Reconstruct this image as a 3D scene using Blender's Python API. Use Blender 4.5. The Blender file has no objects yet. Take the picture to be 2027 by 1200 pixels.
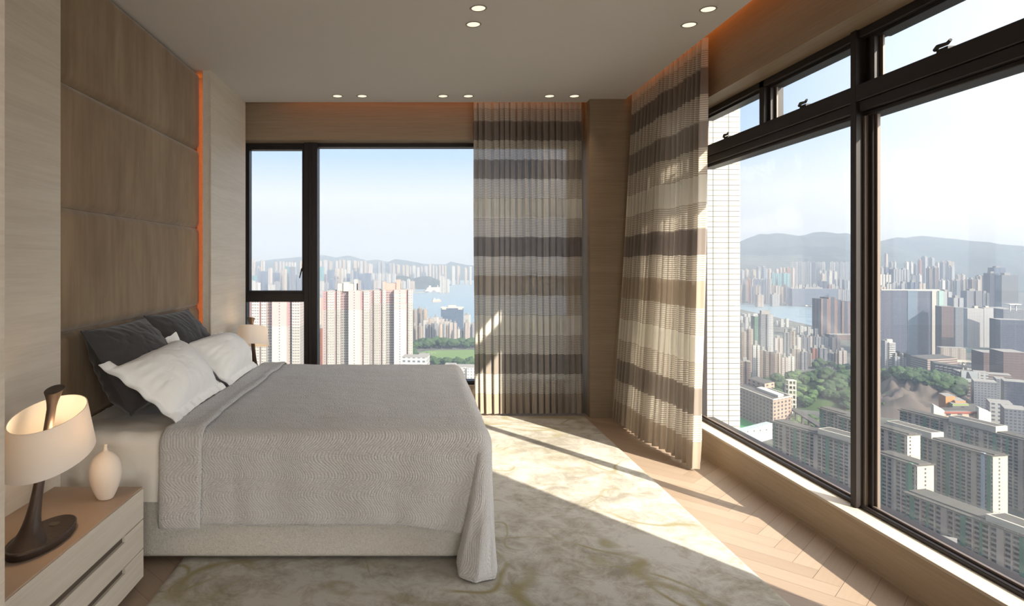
import bpy, bmesh, math, random
from mathutils import Vector, Matrix, noise as mnoise
random.seed(7)
SC = bpy.context.scene
COL = SC.collection
PI = math.pi
# ------------------------------------------------------------------ camera
EYE = 1.364                       # eye height above the floor
SKY_GLOW = 5.5
FPX, VPX, VPY = 1260.0, 825.0, 520.0   # focal length and vanishing point, in pixels of a 2027 x 1200 frame
cam_d = bpy.data.cameras.new('camera')
cam = bpy.data.objects.new('camera', cam_d); COL.objects.link(cam)
cam.location = (0, 0, EYE); cam.rotation_euler = (PI/2, 0, 0)
cam_d.sensor_fit = 'HORIZONTAL'; cam_d.sensor_width = 36.0
cam_d.lens = 36.0*FPX/2027.0
cam_d.shift_x = (1013.5-VPX)/2027.0
cam_d.shift_y = -(600.0-VPY)/2027.0
cam_d.clip_start = 0.05; cam_d.clip_end = 40000
SC.camera = cam
# ------------------------------------------------------------------ sky
world = bpy.data.worlds.new('sky'); SC.world = world; world.use_nodes = True
wn = world.node_tree.nodes; wl = world.node_tree.links; wn.clear()
w_out = wn.new('ShaderNodeOutputWorld'); w_bg = wn.new('ShaderNodeBackground')
w_tc = wn.new('ShaderNodeTexCoord'); w_sep = wn.new('ShaderNodeSeparateXYZ')
w_ramp = wn.new('ShaderNodeValToRGB')
wl.new(w_tc.outputs['Generated'], w_sep.inputs[0])
wl.new(w_sep.outputs['Z'], w_ramp.inputs[0])
cr = w_ramp.color_ramp
cr.elements[0].position = 0.0; cr.elements[0].color = (0.74, 0.77, 0.86, 1)
cr.elements[1].position = 1.0; cr.elements[1].color = (0.62, 0.78, 1.0, 1)
for p, c in ((0.05, (0.82, 0.85, 0.94, 1)), (0.10, (0.92, 0.95, 1.0, 1)), (0.165, (0.53, 0.73, 1.06, 1)), (0.30, (0.48, 0.69, 1.05, 1))):
    e = cr.elements.new(p); e.color = c
w_dot = wn.new('ShaderNodeVectorMath'); w_dot.operation = 'DOT_PRODUCT'      # the sky whitens towards the sun side
w_dot.inputs[1].default_value = (0.86, 0.48, 0.14)
wl.new(w_tc.outputs['Generated'], w_dot.inputs[0])
w_map = wn.new('ShaderNodeMapRange'); w_map.inputs[1].default_value = 0.80; w_map.inputs[2].default_value = 1.0
wl.new(w_dot.outputs['Value'], w_map.inputs[0])
w_mix = wn.new('ShaderNodeMix'); w_mix.data_type = 'RGBA'
w_pow = wn.new('ShaderNodeMath'); w_pow.operation = 'POWER'; w_pow.inputs[1].default_value = 1.6
wl.new(w_map.outputs[0], w_pow.inputs[0]); wl.new(w_pow.outputs[0], w_mix.inputs[0])
wl.new(w_ramp.outputs[0], w_mix.inputs[6]); w_mix.inputs[7].default_value = (1.55, 1.53, 1.52, 1)
# the wide bright glow of the hazy sky around the sun, which stands behind the viewer
w_sun = wn.new('ShaderNodeVectorMath'); w_sun.operation = 'DOT_PRODUCT'; w_sun.inputs[1].default_value = (0.498, -0.703, 0.507)
wl.new(w_tc.outputs['Generated'], w_sun.inputs[0])
w_sm = wn.new('ShaderNodeMapRange'); w_sm.interpolation_type = 'SMOOTHSTEP'; w_sm.inputs[1].default_value = 0.35; w_sm.inputs[2].default_value = 1.0; w_sm.inputs[4].default_value = SKY_GLOW
wl.new(w_sun.outputs['Value'], w_sm.inputs[0])
w_add = wn.new('ShaderNodeMix'); w_add.data_type = 'RGBA'; w_add.blend_type = 'ADD'; w_add.inputs[0].default_value = 1.0; w_add.clamp_result = False
w_cmb = wn.new('ShaderNodeVectorMath'); w_cmb.operation = 'SCALE'; w_cmb.inputs[0].default_value = (1.0, 0.94, 0.84)
wl.new(w_sm.outputs[0], w_cmb.inputs['Scale'])
wl.new(w_mix.outputs[2], w_add.inputs[6]); wl.new(w_cmb.outputs[0], w_add.inputs[7])
wl.new(w_add.outputs[2], w_bg.inputs[0]); w_bg.inputs[1].default_value = 1.0
wl.new(w_bg.outputs[0], w_out.inputs[0])
# ------------------------------------------------------------------ sun
SUN_H = Vector((-0.578, 0.816, 0)); SUN_EL = math.radians(30.5)
sun_dir = Vector((SUN_H.x*math.cos(SUN_EL), SUN_H.y*math.cos(SUN_EL), -math.sin(SUN_EL)))
sd = bpy.data.lights.new('sun', 'SUN'); sd.energy = 14.0; sd.angle = math.radians(0.7); sd.color = (1.0, 0.90, 0.75)
so = bpy.data.objects.new('sun', sd); COL.objects.link(so); so.location = (30, -40, 40)
so.rotation_euler = sun_dir.to_track_quat('-Z', 'Y').to_euler()
# ------------------------------------------------------------------ exposure and sampling habits
SC.view_settings.view_transform = 'Standard'; SC.view_settings.look = 'None'
SC.view_settings.exposure = 0.17; SC.view_settings.gamma = 1.0
SC.view_settings.use_curve_mapping = False
cy = SC.cycles
cy.max_bounces = 8; cy.diffuse_bounces = 5; cy.glossy_bounces = 3; cy.transmission_bounces = 4
cy.transparent_max_bounces = 24; cy.volume_bounces = 0; cy.sample_clamp_indirect = 6.0
cy.caustics_reflective = False; cy.caustics_refractive = False
cy.use_denoising = True
# ================================================================== helpers
def at(x, y, Y):
    """the point seen at pixel x, y when it stands at depth Y"""
    return Vector(((x-VPX)*Y/FPX, Y, EYE+(VPY-y)*Y/FPX))
def srgb(r, g, b):
    f = lambda c: (c/255/12.92) if c/255 <= 0.04045 else ((c/255+0.055)/1.055)**2.4
    return (f(r), f(g), f(b), 1)
def tag(o, label=None, cat=None, group=None, kind=None):
    if label: o['label'] = label
    if cat: o['category'] = cat
    if group: o['group'] = group
    if kind: o['kind'] = kind
    return o
def empty(name, loc=(0, 0, 0)):
    o = bpy.data.objects.new(name, None); COL.objects.link(o); o.location = loc
    o.empty_display_size = 0.1
    return o
class MB:
    """collects boxes, tubes, grids, prisms; build() links them as ONE mesh object"""
    def __init__(s): s.v = []; s.f = []; s.m = []; s.uv = []; s.sm = []
    def add(s, vs, fs, mat=0, smooth=False, uvs=None):
        b = len(s.v); s.v += [tuple(p) for p in vs]
        for i, f in enumerate(fs):
            s.f.append([b+k for k in f]); s.m.append(mat); s.sm.append(smooth)
            s.uv.append(uvs[i] if uvs else None)
        return s
    def box(s, x0, x1, y0, y1, z0, z1, mat=0, M=None):
        vs = [Vector((x, y, z)) for z in (z0, z1) for y in (y0, y1) for x in (x0, x1)]
        if M is not None: vs = [M @ p for p in vs]
        return s.add(vs, [(0, 2, 3, 1), (4, 5, 7, 6), (0, 1, 5, 4), (2, 6, 7, 3), (0, 4, 6, 2), (1, 3, 7, 5)], mat)
    def prism(s, poly, z0, z1, mat=0, cap=None, smooth=False):
        """vertical prism; side uvs run in metres along the outline and up"""
        n = len(poly); vs = [(p[0], p[1], z0) for p in poly]+[(p[0], p[1], z1) for p in poly]
        L = 0; fs = []; uvs = []
        for i in range(n):
            j = (i+1) % n; d = math.dist(poly[i][:2], poly[j][:2])
            fs.append((i, j, n+j, n+i)); uvs.append(((L, z0), (L+d, z0), (L+d, z1), (L, z1))); L += d
        s.add(vs, fs, mat, smooth, uvs)
        s.add(vs, [tuple(range(n, 2*n)), tuple(range(n-1, -1, -1))], mat if cap is None else cap)
        return s
    def grid(s, fn, nu, nv, mat=0, smooth=True, closed_u=False, flip=False, uvfn=None):
        vs = []; fs = []; uvs = []
        for j in range(nv+1):
            for i in range(nu+(0 if closed_u else 1)): vs.append(fn(i/nu, j/nv))
        w = nu if closed_u else nu+1
        for j in range(nv):
            for i in range(nu):
                i2 = (i+1) % w if closed_u else i+1
                f = (j*w+i, j*w+i2, (j+1)*w+i2, (j+1)*w+i)
                q = [(i/nu, j/nv), ((i+1)/nu, j/nv), ((i+1)/nu, (j+1)/nv), (i/nu, (j+1)/nv)]
                if uvfn: q = [uvfn(*p) for p in q]
                if flip: f = f[::-1]; q = q[::-1]
                fs.append(f); uvs.append(tuple(q))
        return s.add(vs, fs, mat, smooth, uvs)
    def tube(s, pts, rad, n=12, mat=0, cap=True, ell=None):
        """pts list of Vector; rad list or number; ell: list of (a, b) axes (Vectors) for oval sections"""
        rings = []
        for k, p in enumerate(pts):
            r = rad[k] if isinstance(rad, (list, tuple)) else rad
            if ell: a, b = ell[k]
            else:
                d = (pts[min(k+1, len(pts)-1)]-pts[max(k-1, 0)]).normalized()
                ref = Vector((0, 0, 1)) if abs(d.z) < 0.9 else Vector((1, 0, 0))
                a = d.cross(ref).normalized(); b = a.cross(d)
                a, b = a*r, b*r
            rings.append([p+a*math.cos(2*PI*i/n)+b*math.sin(2*PI*i/n) for i in range(n)])
        vs = [q for r in rings for q in r]; fs = []
        for k in range(len(rings)-1):
            for i in range(n):
                j = (i+1) % n
                fs.append((k*n+i, k*n+j, (k+1)*n+j, (k+1)*n+i))
        s.add(vs, fs, mat, True)
        if cap:
            m = len(rings)-1
            s.add(vs, [tuple(range(n-1, -1, -1)), tuple(range(m*n, m*n+n))], mat)
        return s
    def build(s, name, mats, parent=None, bevel=0, seg=2, weld=False):
        me = bpy.data.meshes.new(name)
        me.from_pydata(s.v, [], s.f)
        if not isinstance(mats, (list, tuple)): mats = [mats]
        for m in mats: me.materials.append(m)
        me.polygons.foreach_set('material_index', s.m)
        me.polygons.foreach_set('use_smooth', s.sm)
        if any(u is not None for u in s.uv):
            uvl = me.uv_layers.new(name='UVMap'); flat = []
            for p, u in zip(s.f, s.uv):
                if u is None: flat += [0.0, 0.0]*len(p)
                else:
                    for q in u: flat += [q[0], q[1]]
            uvl.data.foreach_set('uv', flat)
        me.update()
        bm = bmesh.new(); bm.from_mesh(me)
        if weld: bmesh.ops.remove_doubles(bm, verts=bm.verts, dist=1e-5)
        bmesh.ops.recalc_face_normals(bm, faces=bm.faces)
        bm.to_mesh(me); bm.free()
        o = bpy.data.objects.new(name, me); COL.objects.link(o)
        if parent is not None: o.parent = parent; o.matrix_parent_inverse = Matrix.Translation(-Vector(parent.location)) if parent.parent is None else Matrix.Identity(4)
        if bevel:
            b = o.modifiers.new('bevel', 'BEVEL'); b.width = bevel; b.segments = seg; b.limit_method = 'ANGLE'; b.angle_limit = 0.6
        return o
def fbm(x, y, z=0.0, o=4):
    return mnoise.fractal(Vector((x, y, z)), 0.9, 2.0, o)
def sstep(a, b, x):
    t = max(0.0, min(1.0, (x-a)/(b-a))); return t*t*(3-2*t)
# ------------------------------------------------------------------ material helpers
class NT:
    def __init__(s, name):
        s.mat = bpy.data.materials.new(name); s.mat.use_nodes = True
        s.t = s.mat.node_tree; s.n = s.t.nodes; s.n.clear()
        s.out = s.n.new('ShaderNodeOutputMaterial')
    def node(s, typ, **kw):
        n = s.n.new(typ)
        for k, v in kw.items(): setattr(n, k, v)
        return n
    def put(s, sock, val):
        if isinstance(val, bpy.types.NodeSocket): s.t.links.new(val, sock)
        elif val is not None: sock.default_value = val
    def math(s, op, a, b=None, c=None, clamp=False):
        n = s.node('ShaderNodeMath', operation=op, use_clamp=clamp)
        for i, v in enumerate((a, b, c)):
            if v is not None: s.put(n.inputs[i], v)
        return n.outputs[0]
    def mix(s, fac, a, b, mode='MIX'):
        n = s.node('ShaderNodeMix', data_type='RGBA', blend_type=mode)
        s.put(n.inputs[0], fac); s.put(n.inputs[6], a); s.put(n.inputs[7], b)
        return n.outputs[2]
    def coords(s, kind='Object', scale=(1, 1, 1), rot=(0, 0, 0)):
        tc = s.node('ShaderNodeTexCoord'); mp = s.node('ShaderNodeMapping')
        s.put(mp.inputs[0], tc.outputs[kind]); mp.inputs['Scale'].default_value = scale; mp.inputs['Rotation'].default_value = rot
        return mp.outputs[0]
    def noise(s, vec, scale=5, detail=4, rough=0.5, dist=0.0, out=0):
        n = s.node('ShaderNodeTexNoise'); s.put(n.inputs['Vector'], vec)
        n.inputs['Scale'].default_value = scale; n.inputs['Detail'].default_value = detail
        n.inputs['Roughness'].default_value = rough; n.inputs['Distortion'].default_value = dist
        return n.outputs[out]
    def ramp(s, fac, stops, interp='LINEAR'):
        n = s.node('ShaderNodeValToRGB'); s.put(n.inputs[0], fac); r = n.color_ramp; r.interpolation = interp
        while len(r.elements) < len(stops): r.elements.new(0.5)
        for e, (p, c) in zip(r.elements, stops):
            e.position = p; e.color = c if len(c) == 4 else (*c, 1)
        return n.outputs[0]
    def bump(s, h, strength=0.3, dist=0.01, normal=None):
        n = s.node('ShaderNodeBump'); s.put(n.inputs['Height'], h)
        n.inputs['Strength'].default_value = strength; n.inputs['Distance'].default_value = dist
        if normal is not None: s.put(n.inputs['Normal'], normal)
        return n.outputs[0]
    def pbsdf(s, color, rough=0.6, metal=0.0, spec=0.4, normal=None, sheen=0.0, emit=None, estr=0.0):
        b = s.node('ShaderNodeBsdfPrincipled')
        s.put(b.inputs['Base Color'], color); s.put(b.inputs['Roughness'], rough); b.inputs['Metallic'].default_value = metal
        b.inputs['Specular IOR Level'].default_value = spec
        if normal is not None: s.put(b.inputs['Normal'], normal)
        if sheen: b.inputs['Sheen Weight'].default_value = sheen; b.inputs['Sheen Roughness'].default_value = 0.4
        if emit is not None: s.put(b.inputs['Emission Color'], emit); b.inputs['Emission Strength'].default_value = estr
        return b.outputs[0]
    def done(s, shader):
        s.t.links.new(shader, s.out.inputs['Surface']); return s.mat
def mat_plain(name, col, rough=0.6, metal=0, spec=0.4, var=0.06, scale=3.0, bump=0.0, bscale=60):
    n = NT(name); v = n.coords('Object')
    f = n.noise(v, scale, 4)
    c = n.mix(f, tuple(x*(1-var) for x in col[:3])+(1,), tuple(min(1, x*(1+var)) for x in col[:3])+(1,))
    nr = n.bump(n.noise(v, bscale, 3), bump, 0.01) if bump else None
    return n.done(n.pbsdf(c, rough, metal, spec, nr))
def mat_wood(name, c1, c2, axis='Y', rough=0.5, s=1.0):
    """fine straight veneer grain running along the axis"""
    n = NT(name)
    sc = {'Y': (1, 0.035, 1), 'X': (0.035, 1, 1), 'Z': (1, 1, 0.035)}[axis]
    v = n.coords('Object', tuple(k*s for k in sc))
    f1 = n.noise(v, 90, 5, 0.65); f2 = n.noise(v, 14, 3, 0.5, 0.4)
    f = n.math('ADD', n.math('MULTIPLY', f1, 0.6), n.math('MULTIPLY', f2, 0.4))
    c = n.ramp(f, [(0.36, c1), (0.62, c2)])
    return n.done(n.pbsdf(c, rough, 0, 0.3, n.bump(f1, 0.06, 0.004)))
# ================================================================== interior materials
M = {}
M['veneer'] = mat_wood('pale oak veneer', (0.335, 0.25, 0.165), (0.405, 0.31, 0.21), 'Y')
M['veneer_light'] = mat_wood('limed oak veneer', (0.58, 0.515, 0.43), (0.67, 0.605, 0.515), 'Y')
M['veneer_dark'] = mat_wood('oak veneer shade side', (0.235, 0.172, 0.112), (0.29, 0.22, 0.15), 'X')  # oak veneer with the shade on the pillar and back soffit put into its colour
M['veneer_shaded_y'] = mat_wood('oak veneer soffit in shade', (0.235, 0.172, 0.112), (0.29, 0.22, 0.15), 'Y')  # the same shade-darkened veneer, grain turned along the right soffit
M['veneer_x'] = mat_wood('pale oak veneer cross', (0.40, 0.315, 0.225), (0.475, 0.385, 0.285), 'X')
M['leather'] = mat_plain('taupe leather top', (0.42, 0.315, 0.235), 0.5, 0, 0.35, 0.05, 8, 0.06, 220)
M['shadow_gap'] = mat_plain('dark bronze pull recess', (0.10, 0.075, 0.055), 0.5)
M['plaster'] = mat_plain('painted plaster', (0.665, 0.65, 0.63), 0.8, 0, 0.2, 0.015, 2)
M['frame'] = mat_plain('dark bronze window frame', (0.018, 0.0135, 0.0125), 0.45, 0, 0.3, 0.1, 4)
M['gasket'] = mat_plain('aluminium glazing bead', (0.12, 0.09, 0.072), 0.4, 0.1, 0.5, 0.1, 4)
M['stone_sill'] = mat_plain('cream sill top', (0.50, 0.43, 0.345), 0.5, 0, 0.3, 0.03, 6)
def m_velvet():
    n = NT('brown velvet'); v = n.coords('Object', (1, 1, 0.35))
    a = n.noise(v, 3.2, 5, 0.6, 0.5); b = n.noise(n.coords('Object', (1, 1, 0.08)), 26, 3)
    f = n.math('ADD', n.math('MULTIPLY', a, 0.75), n.math('MULTIPLY', b, 0.3))
    c = n.ramp(f, [(0.33, (0.175, 0.116, 0.065)), (0.5, (0.240, 0.162, 0.093)), (0.72, (0.34, 0.245, 0.15))])
    return n.done(n.pbsdf(c, 0.85, 0, 0.15, n.bump(n.noise(n.coords('Object'), 160, 2), 0.05, 0.003), 0.5))
M['velvet'] = m_velvet()
def m_linen(name, c, bs=320, wr=0.35, var=0.05, wscale=9):
    n = NT(name); v = n.coords('Object')
    w = n.noise(v, wscale, 5, 0.55, 0.6); t = n.noise(v, bs, 2)
    col = n.mix(w, tuple(k*(1-var) for k in c)+(1,), tuple(min(1, k*(1+var)) for k in c)+(1,))
    nb = n.bump(w, wr, 0.012); nb = n.bump(t, 0.10, 0.002, nb)
    return n.done(n.pbsdf(col, 0.85, 0, 0.15, nb, 0.25))
M['white_linen'] = m_linen('white cotton', (0.90, 0.885, 0.855))
M['sheet'] = m_linen('ivory sheet', (0.86, 0.82, 0.755), 320, 0.45, 0.04, 7)
M['dark_linen'] = m_linen('charcoal linen', (0.058, 0.054, 0.054), 320, 0.5, 0.12, 8)
def m_boucle():
    n = NT('oatmeal boucle'); v = n.coords('Object')
    a = n.noise(v, 150, 4, 0.65, 1.5); b = n.noise(v, 60, 3)
    c = n.ramp(a, [(0.3, (0.52, 0.48, 0.42)), (0.6, (0.72, 0.675, 0.605))])
    return n.done(n.pbsdf(c, 0.95, 0, 0.1, n.bump(n.math('ADD', a, b), 0.8, 0.006)))
M['boucle'] = m_boucle()
def m_quilt():
    n = NT('grey quilted coverlet')
    tc = n.node('ShaderNodeTexCoord'); uv = tc.outputs['UV']      # uv in metres on the cloth
    dn = n.node('ShaderNodeTexNoise'); n.put(dn.inputs['Vector'], uv); dn.inputs['Scale'].default_value = 3.0; dn.inputs['Detail'].default_value = 1
    sp = n.node('ShaderNodeSeparateXYZ'); n.put(sp.inputs[0], uv)
    # stitched rows: wavy columns, u = along the bed, w = across
    wob = n.math('MULTIPLY', n.math('SINE', n.math('MULTIPLY', sp.outputs[1], 37.0)), 0.026)
    wob2 = n.math('MULTIPLY', n.math('SUBTRACT', dn.outputs[0], 0.5), 0.10)
    uu = n.math('ADD', n.math('ADD', sp.outputs[0], wob), wob2)
    fr = n.math('ABSOLUTE', n.math('SINE', n.math('MULTIPLY', uu, 250.0)))
    groove = n.math('POWER', fr, 0.45)
    cross = n.math('POWER', n.math('ABSOLUTE', n.math('SINE', n.math('ADD', n.math('MULTIPLY', sp.outputs[1], 330.0), n.math('MULTIPLY', n.noise(uv, 40, 2), 9.0)))), 0.5)
    vr = n.node('ShaderNodeTexVoronoi'); n.put(vr.inputs['Vector'], uv); vr.inputs['Scale'].default_value = 75
    cr1 = n.noise(uv, 55, 3, 0.6)
    h = n.math('ADD', n.math('MULTIPLY', groove, 0.6), n.math('MULTIPLY', vr.outputs['Distance'], 0.5))
    h = n.math('ADD', h, n.math('MULTIPLY', cross, 0.3)); h = n.math('ADD', h, n.math('MULTIPLY', cr1, 0.9))
    big = n.noise(uv, 2.2, 4)
    c = n.mix(groove, (0.46, 0.444, 0.43, 1), (0.54, 0.522, 0.507, 1))
    nb = n.bump(h, 0.62, 0.008)
    return n.done(n.pbsdf(c, 0.75, 0, 0.3, nb, 0.5))
M['quilt'] = m_quilt()
M['quilt_edge'] = m_linen('quilt binding', (0.43, 0.405, 0.38), 320, 0.3, 0.05, 20)
def m_rug():
    n = NT('marbled pile rug'); v = n.coords('Object')
    a = n.noise(v, 1.6, 6, 0.6, 0.9); b = n.noise(v, 7.0, 8, 0.78, 0.5); pile = n.noise(v, 260, 2)
    base = n.ramp(n.math('ADD', n.math('MULTIPLY', a, 0.42), n.math('MULTIPLY', b, 0.58)), [(0.40, (0.175, 0.148, 0.106)), (0.475, (0.305, 0.275, 0.225)), (0.55, (0.42, 0.395, 0.352))])
    # olive veins: thin bands of low-frequency noise, wide or narrow
    def vein(scale, seed, lvl, wid):
        mp = n.node('ShaderNodeMapping'); n.put(mp.inputs[0], v); mp.inputs['Location'].default_value = (seed, seed*1.7, 0)
        f = n.noise(mp.outputs[0], scale, 2.0, 0.45, 0.35)
        d = n.math('ABSOLUTE', n.math('SUBTRACT', f, lvl))
        mr = n.node('ShaderNodeMapRange', interpolation_type='SMOOTHSTEP'); n.put(mr.inputs[0], d)
        mr.inputs[1].default_value = 0.0; mr.inputs[2].default_value = wid; mr.inputs[3].default_value = 1.0; mr.inputs[4].default_value = 0.0
        return mr.outputs[0]
    v1 = vein(0.85, 3.1, 0.5, 0.012); v2 = vein(1.15, 8.4, 0.47, 0.009); v3 = vein(0.7, 15.2, 0.52, 0.011)
    brk = n.ramp(n.noise(v, 2.2, 3), [(0.40, (0, 0, 0)), (0.56, (1, 1, 1))])
    blot = n.ramp(n.noise(n.coords('Object', (1, 1, 1), (0, 0, 1.1)), 1.25, 4, 0.6, 0.8), [(0.58, (0, 0, 0)), (0.74, (1, 1, 1))])
    vv = n.math('MAXIMUM', n.math('MAXIMUM', v1, v2), v3)
    vv = n.math('MULTIPLY', n.math('MULTIPLY', vv, brk), 0.95)
    fac = n.math('MAXIMUM', vv, n.math('MULTIPLY', blot, 0.7))
    c = n.mix(fac, base, (0.185, 0.150, 0.038, 1))
    c = n.mix(n.math('MULTIPLY', pile, 0.35), c, (0.33, 0.30, 0.24, 1))
    hb = n.math('ADD', n.math('MULTIPLY', pile, 0.6), b)
    return n.done(n.pbsdf(c, 0.95, 0, 0.08, n.bump(hb, 0.35, 0.008), 0.3))
M['rug'] = m_rug()
def m_floor():
    n = NT('herringbone oak planks'); g = n.node('ShaderNodeNewGeometry')
    tc = n.node('ShaderNodeTexCoord'); mp = n.node('ShaderNodeMapping'); n.put(mp.inputs[0], tc.outputs['UV'])
    mp.inputs['Scale'].default_value = (1.5, 30, 1)
    addv = n.node('ShaderNodeVectorMath', operation='ADD'); n.put(addv.inputs[0], mp.outputs[0])
    cv = n.node('ShaderNodeCombineXYZ'); n.put(cv.inputs[2], n.math('MULTIPLY', g.outputs['Random Per Island'], 50.0))
    n.put(addv.inputs[1], cv.outputs[0])
    f = n.noise(addv.outputs[0], 3, 5, 0.6, 0.3)
    c = n.ramp(n.math('ADD', n.math('MULTIPLY', f, 0.5), n.math('MULTIPLY', g.outputs['Random Per Island'], 0.5)), [(0.1, (0.27, 0.198, 0.142)), (0.55, (0.33, 0.250, 0.187)), (0.95, (0.385, 0.30, 0.23))])
    return n.done(n.pbsdf(c, 0.45, 0, 0.35, n.bump(f, 0.05, 0.003)))
M['floor'] = m_floor()
M['floor_gap'] = mat_plain('floor joint', (0.16, 0.11, 0.075), 0.8)
def m_glass():
    n = NT('window glass'); fr = n.node('ShaderNodeFresnel'); fr.inputs[0].default_value = 1.38
    t = n.node('ShaderNodeBsdfTransparent'); t.inputs[0].default_value = (0.955, 0.968, 0.972, 1)
    g = n.node('ShaderNodeBsdfGlossy'); g.inputs['Roughness'].default_value = 0.0; g.inputs[0].default_value = (0.9, 0.92, 0.95, 1)
    ms = n.node('ShaderNodeMixShader'); n.put(ms.inputs[0], n.math('MULTIPLY', fr.outputs[0], 0.06)); n.put(ms.inputs[1], t.outputs[0]); n.put(ms.inputs[2], g.outputs[0])
    return n.done(ms.outputs[0])
M['glass'] = m_glass()
def m_curtain(name):
    """sixteen bands from the heading down; every other band is an open striped weave. uv: u across the cloth, v height in metres"""
    n = NT(name); tc = n.node('ShaderNodeTexCoord'); sp = n.node('ShaderNodeSeparateXYZ'); n.put(sp.inputs[0], tc.outputs['UV'])
    z = sp.outputs[1]
    t = n.math('DIVIDE', n.math('SUBTRACT', 2.815, z), 2.80)
    dark, brown, cream, tan, sheer = (0.24, 0.205, 0.185, 1), (0.29, 0.25, 0.215, 1), (0.66, 0.625, 0.55, 1), (0.40, 0.335, 0.265, 1), (0.62, 0.58, 0.50, 1)
    seq = [sheer, dark, sheer, brown, sheer, cream, sheer, dark, sheer, tan, sheer, cream, sheer, brown, sheer, tan]
    col = n.ramp(t, [(i/16, c) for i, c in enumerate(seq)], 'CONSTANT')
    # open weave mask: even bands
    alt = n.math('LESS_THAN', n.math('FRACT', n.math('MULTIPLY', t, 8.0)), 0.5)
    line = n.math('LESS_THAN', n.math('FRACT', n.math('DIVIDE', z, 0.0146)), 0.38)       # fine opaque threads
    hem = n.math('LESS_THAN', z, 0.10)
    tape = n.math('GREATER_THAN', z, 2.76)
    opn = n.math('MULTIPLY', alt, n.math('SUBTRACT', 1.0, n.math('MAXIMUM', hem, tape)))
    thread = n.mix(line, (0.66, 0.61, 0.53, 1), (0.345, 0.295, 0.24, 1))
    col = n.mix(opn, col, thread)
    wv = n.noise(n.coords('UV', (1, 1, 1)), 400, 2)
    df = n.node('ShaderNodeBsdfDiffuse'); n.put(df.inputs[0], col)
    tl = n.node('ShaderNodeBsdfTranslucent'); n.put(tl.inputs[0], col)
    m1 = n.node('ShaderNodeMixShader'); m1.inputs[0].default_value = 0.27; n.put(m1.inputs[1], df.outputs[0]); n.put(m1.inputs[2], tl.outputs[0])
    tr = n.node('ShaderNodeBsdfTransparent')
    clear = n.math('MULTIPLY', opn, n.math('SUBTRACT', 0.15, n.math('MULTIPLY', line, 0.12)))
    clear = n.math('ADD', clear, n.math('MULTIPLY', n.math('SUBTRACT', 1.0, opn), 0.04))
    m2 = n.node('ShaderNodeMixShader'); n.put(m2.inputs[0], clear); n.put(m2.inputs[1], m1.outputs[0]); n.put(m2.inputs[2], tr.outputs[0])
    return n.done(m2.outputs[0])
M['curtain'] = m_curtain('banded sheer curtain cloth')
def m_emit(name, col, st):
    n = NT(name); e = n.node('ShaderNodeEmission'); e.inputs[0].default_value = col; e.inputs[1].default_value = st
    return n.done(e.outputs[0])
M['lens'] = m_emit('lit downlight lens', (1, 0.83, 0.58, 1), 1.25)
M['led'] = m_emit('amber light strip', (1, 0.22, 0.02, 1), 4.0)
M['led_cove'] = m_emit('amber recess light strip', (1, 0.28, 0.05, 1), 9.0)
M['bulb'] = m_emit('warm bulb', (1, 0.72, 0.45, 1), 1.6)
M['trim_ring'] = mat_plain('grey downlight ring', (0.30, 0.29, 0.28), 0.5)
M['bronze'] = mat_plain('dark bronze lamp metal', (0.060, 0.042, 0.033), 0.42, 0.35, 0.5, 0.35, 14, 0.12, 70)
def m_shade():
    n = NT('ivory parchment shade'); c = (0.92, 0.90, 0.86, 1)
    df = n.node('ShaderNodeBsdfDiffuse'); df.inputs[0].default_value = c
    tl = n.node('ShaderNodeBsdfTranslucent'); tl.inputs[0].default_value = (0.86, 0.78, 0.68, 1)
    m1 = n.node('ShaderNodeMixShader'); m1.inputs[0].default_value = 0.28; n.put(m1.inputs[1], df.outputs[0]); n.put(m1.inputs[2], tl.outputs[0])
    return n.done(m1.outputs[0])
M['shade'] = m_shade()
M['ceramic'] = mat_plain('matte cream ceramic', (0.80, 0.70, 0.60), 0.75, 0, 0.25, 0.02, 10, 0.04, 300)
M['chrome'] = mat_plain('satin metal plate', (0.28, 0.25, 0.22), 0.35, 0.6)
def m_tile():
    n = NT('white mosaic tile'); tc = n.node('ShaderNodeTexCoord'); sp = n.node('ShaderNodeSeparateXYZ'); n.put(sp.inputs[0], tc.outputs['Object'])
    gx = n.math('LESS_THAN', n.math('FRACT', n.math('DIVIDE', n.math('SUBTRACT', sp.outputs[0], n.math('MULTIPLY', sp.outputs[1], 1.0)), 0.1175)), 0.06)
    gz = n.math('LESS_THAN', n.math('FRACT', n.math('DIVIDE', sp.outputs[2], 0.0398)), 0.12)
    g = n.math('MAXIMUM', gx, gz)
    c = n.mix(g, (0.29, 0.285, 0.27, 1), (0.06, 0.057, 0.045, 1))
    return n.done(n.pbsdf(c, 0.4, 0, 0.3))
M['tile'] = m_tile()
# ================================================================== the room shell
def struct(mb, name, mats, bevel=0, parent=None):
    o = mb.build(name, mats, parent, bevel)
    if parent is None: o['kind'] = 'structure'
    return o
XL, XS, YB, YBK = -1.72, 2.02, 5.98, -3.6       # left wall, sill face, back window plane, wall behind the viewer
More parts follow.
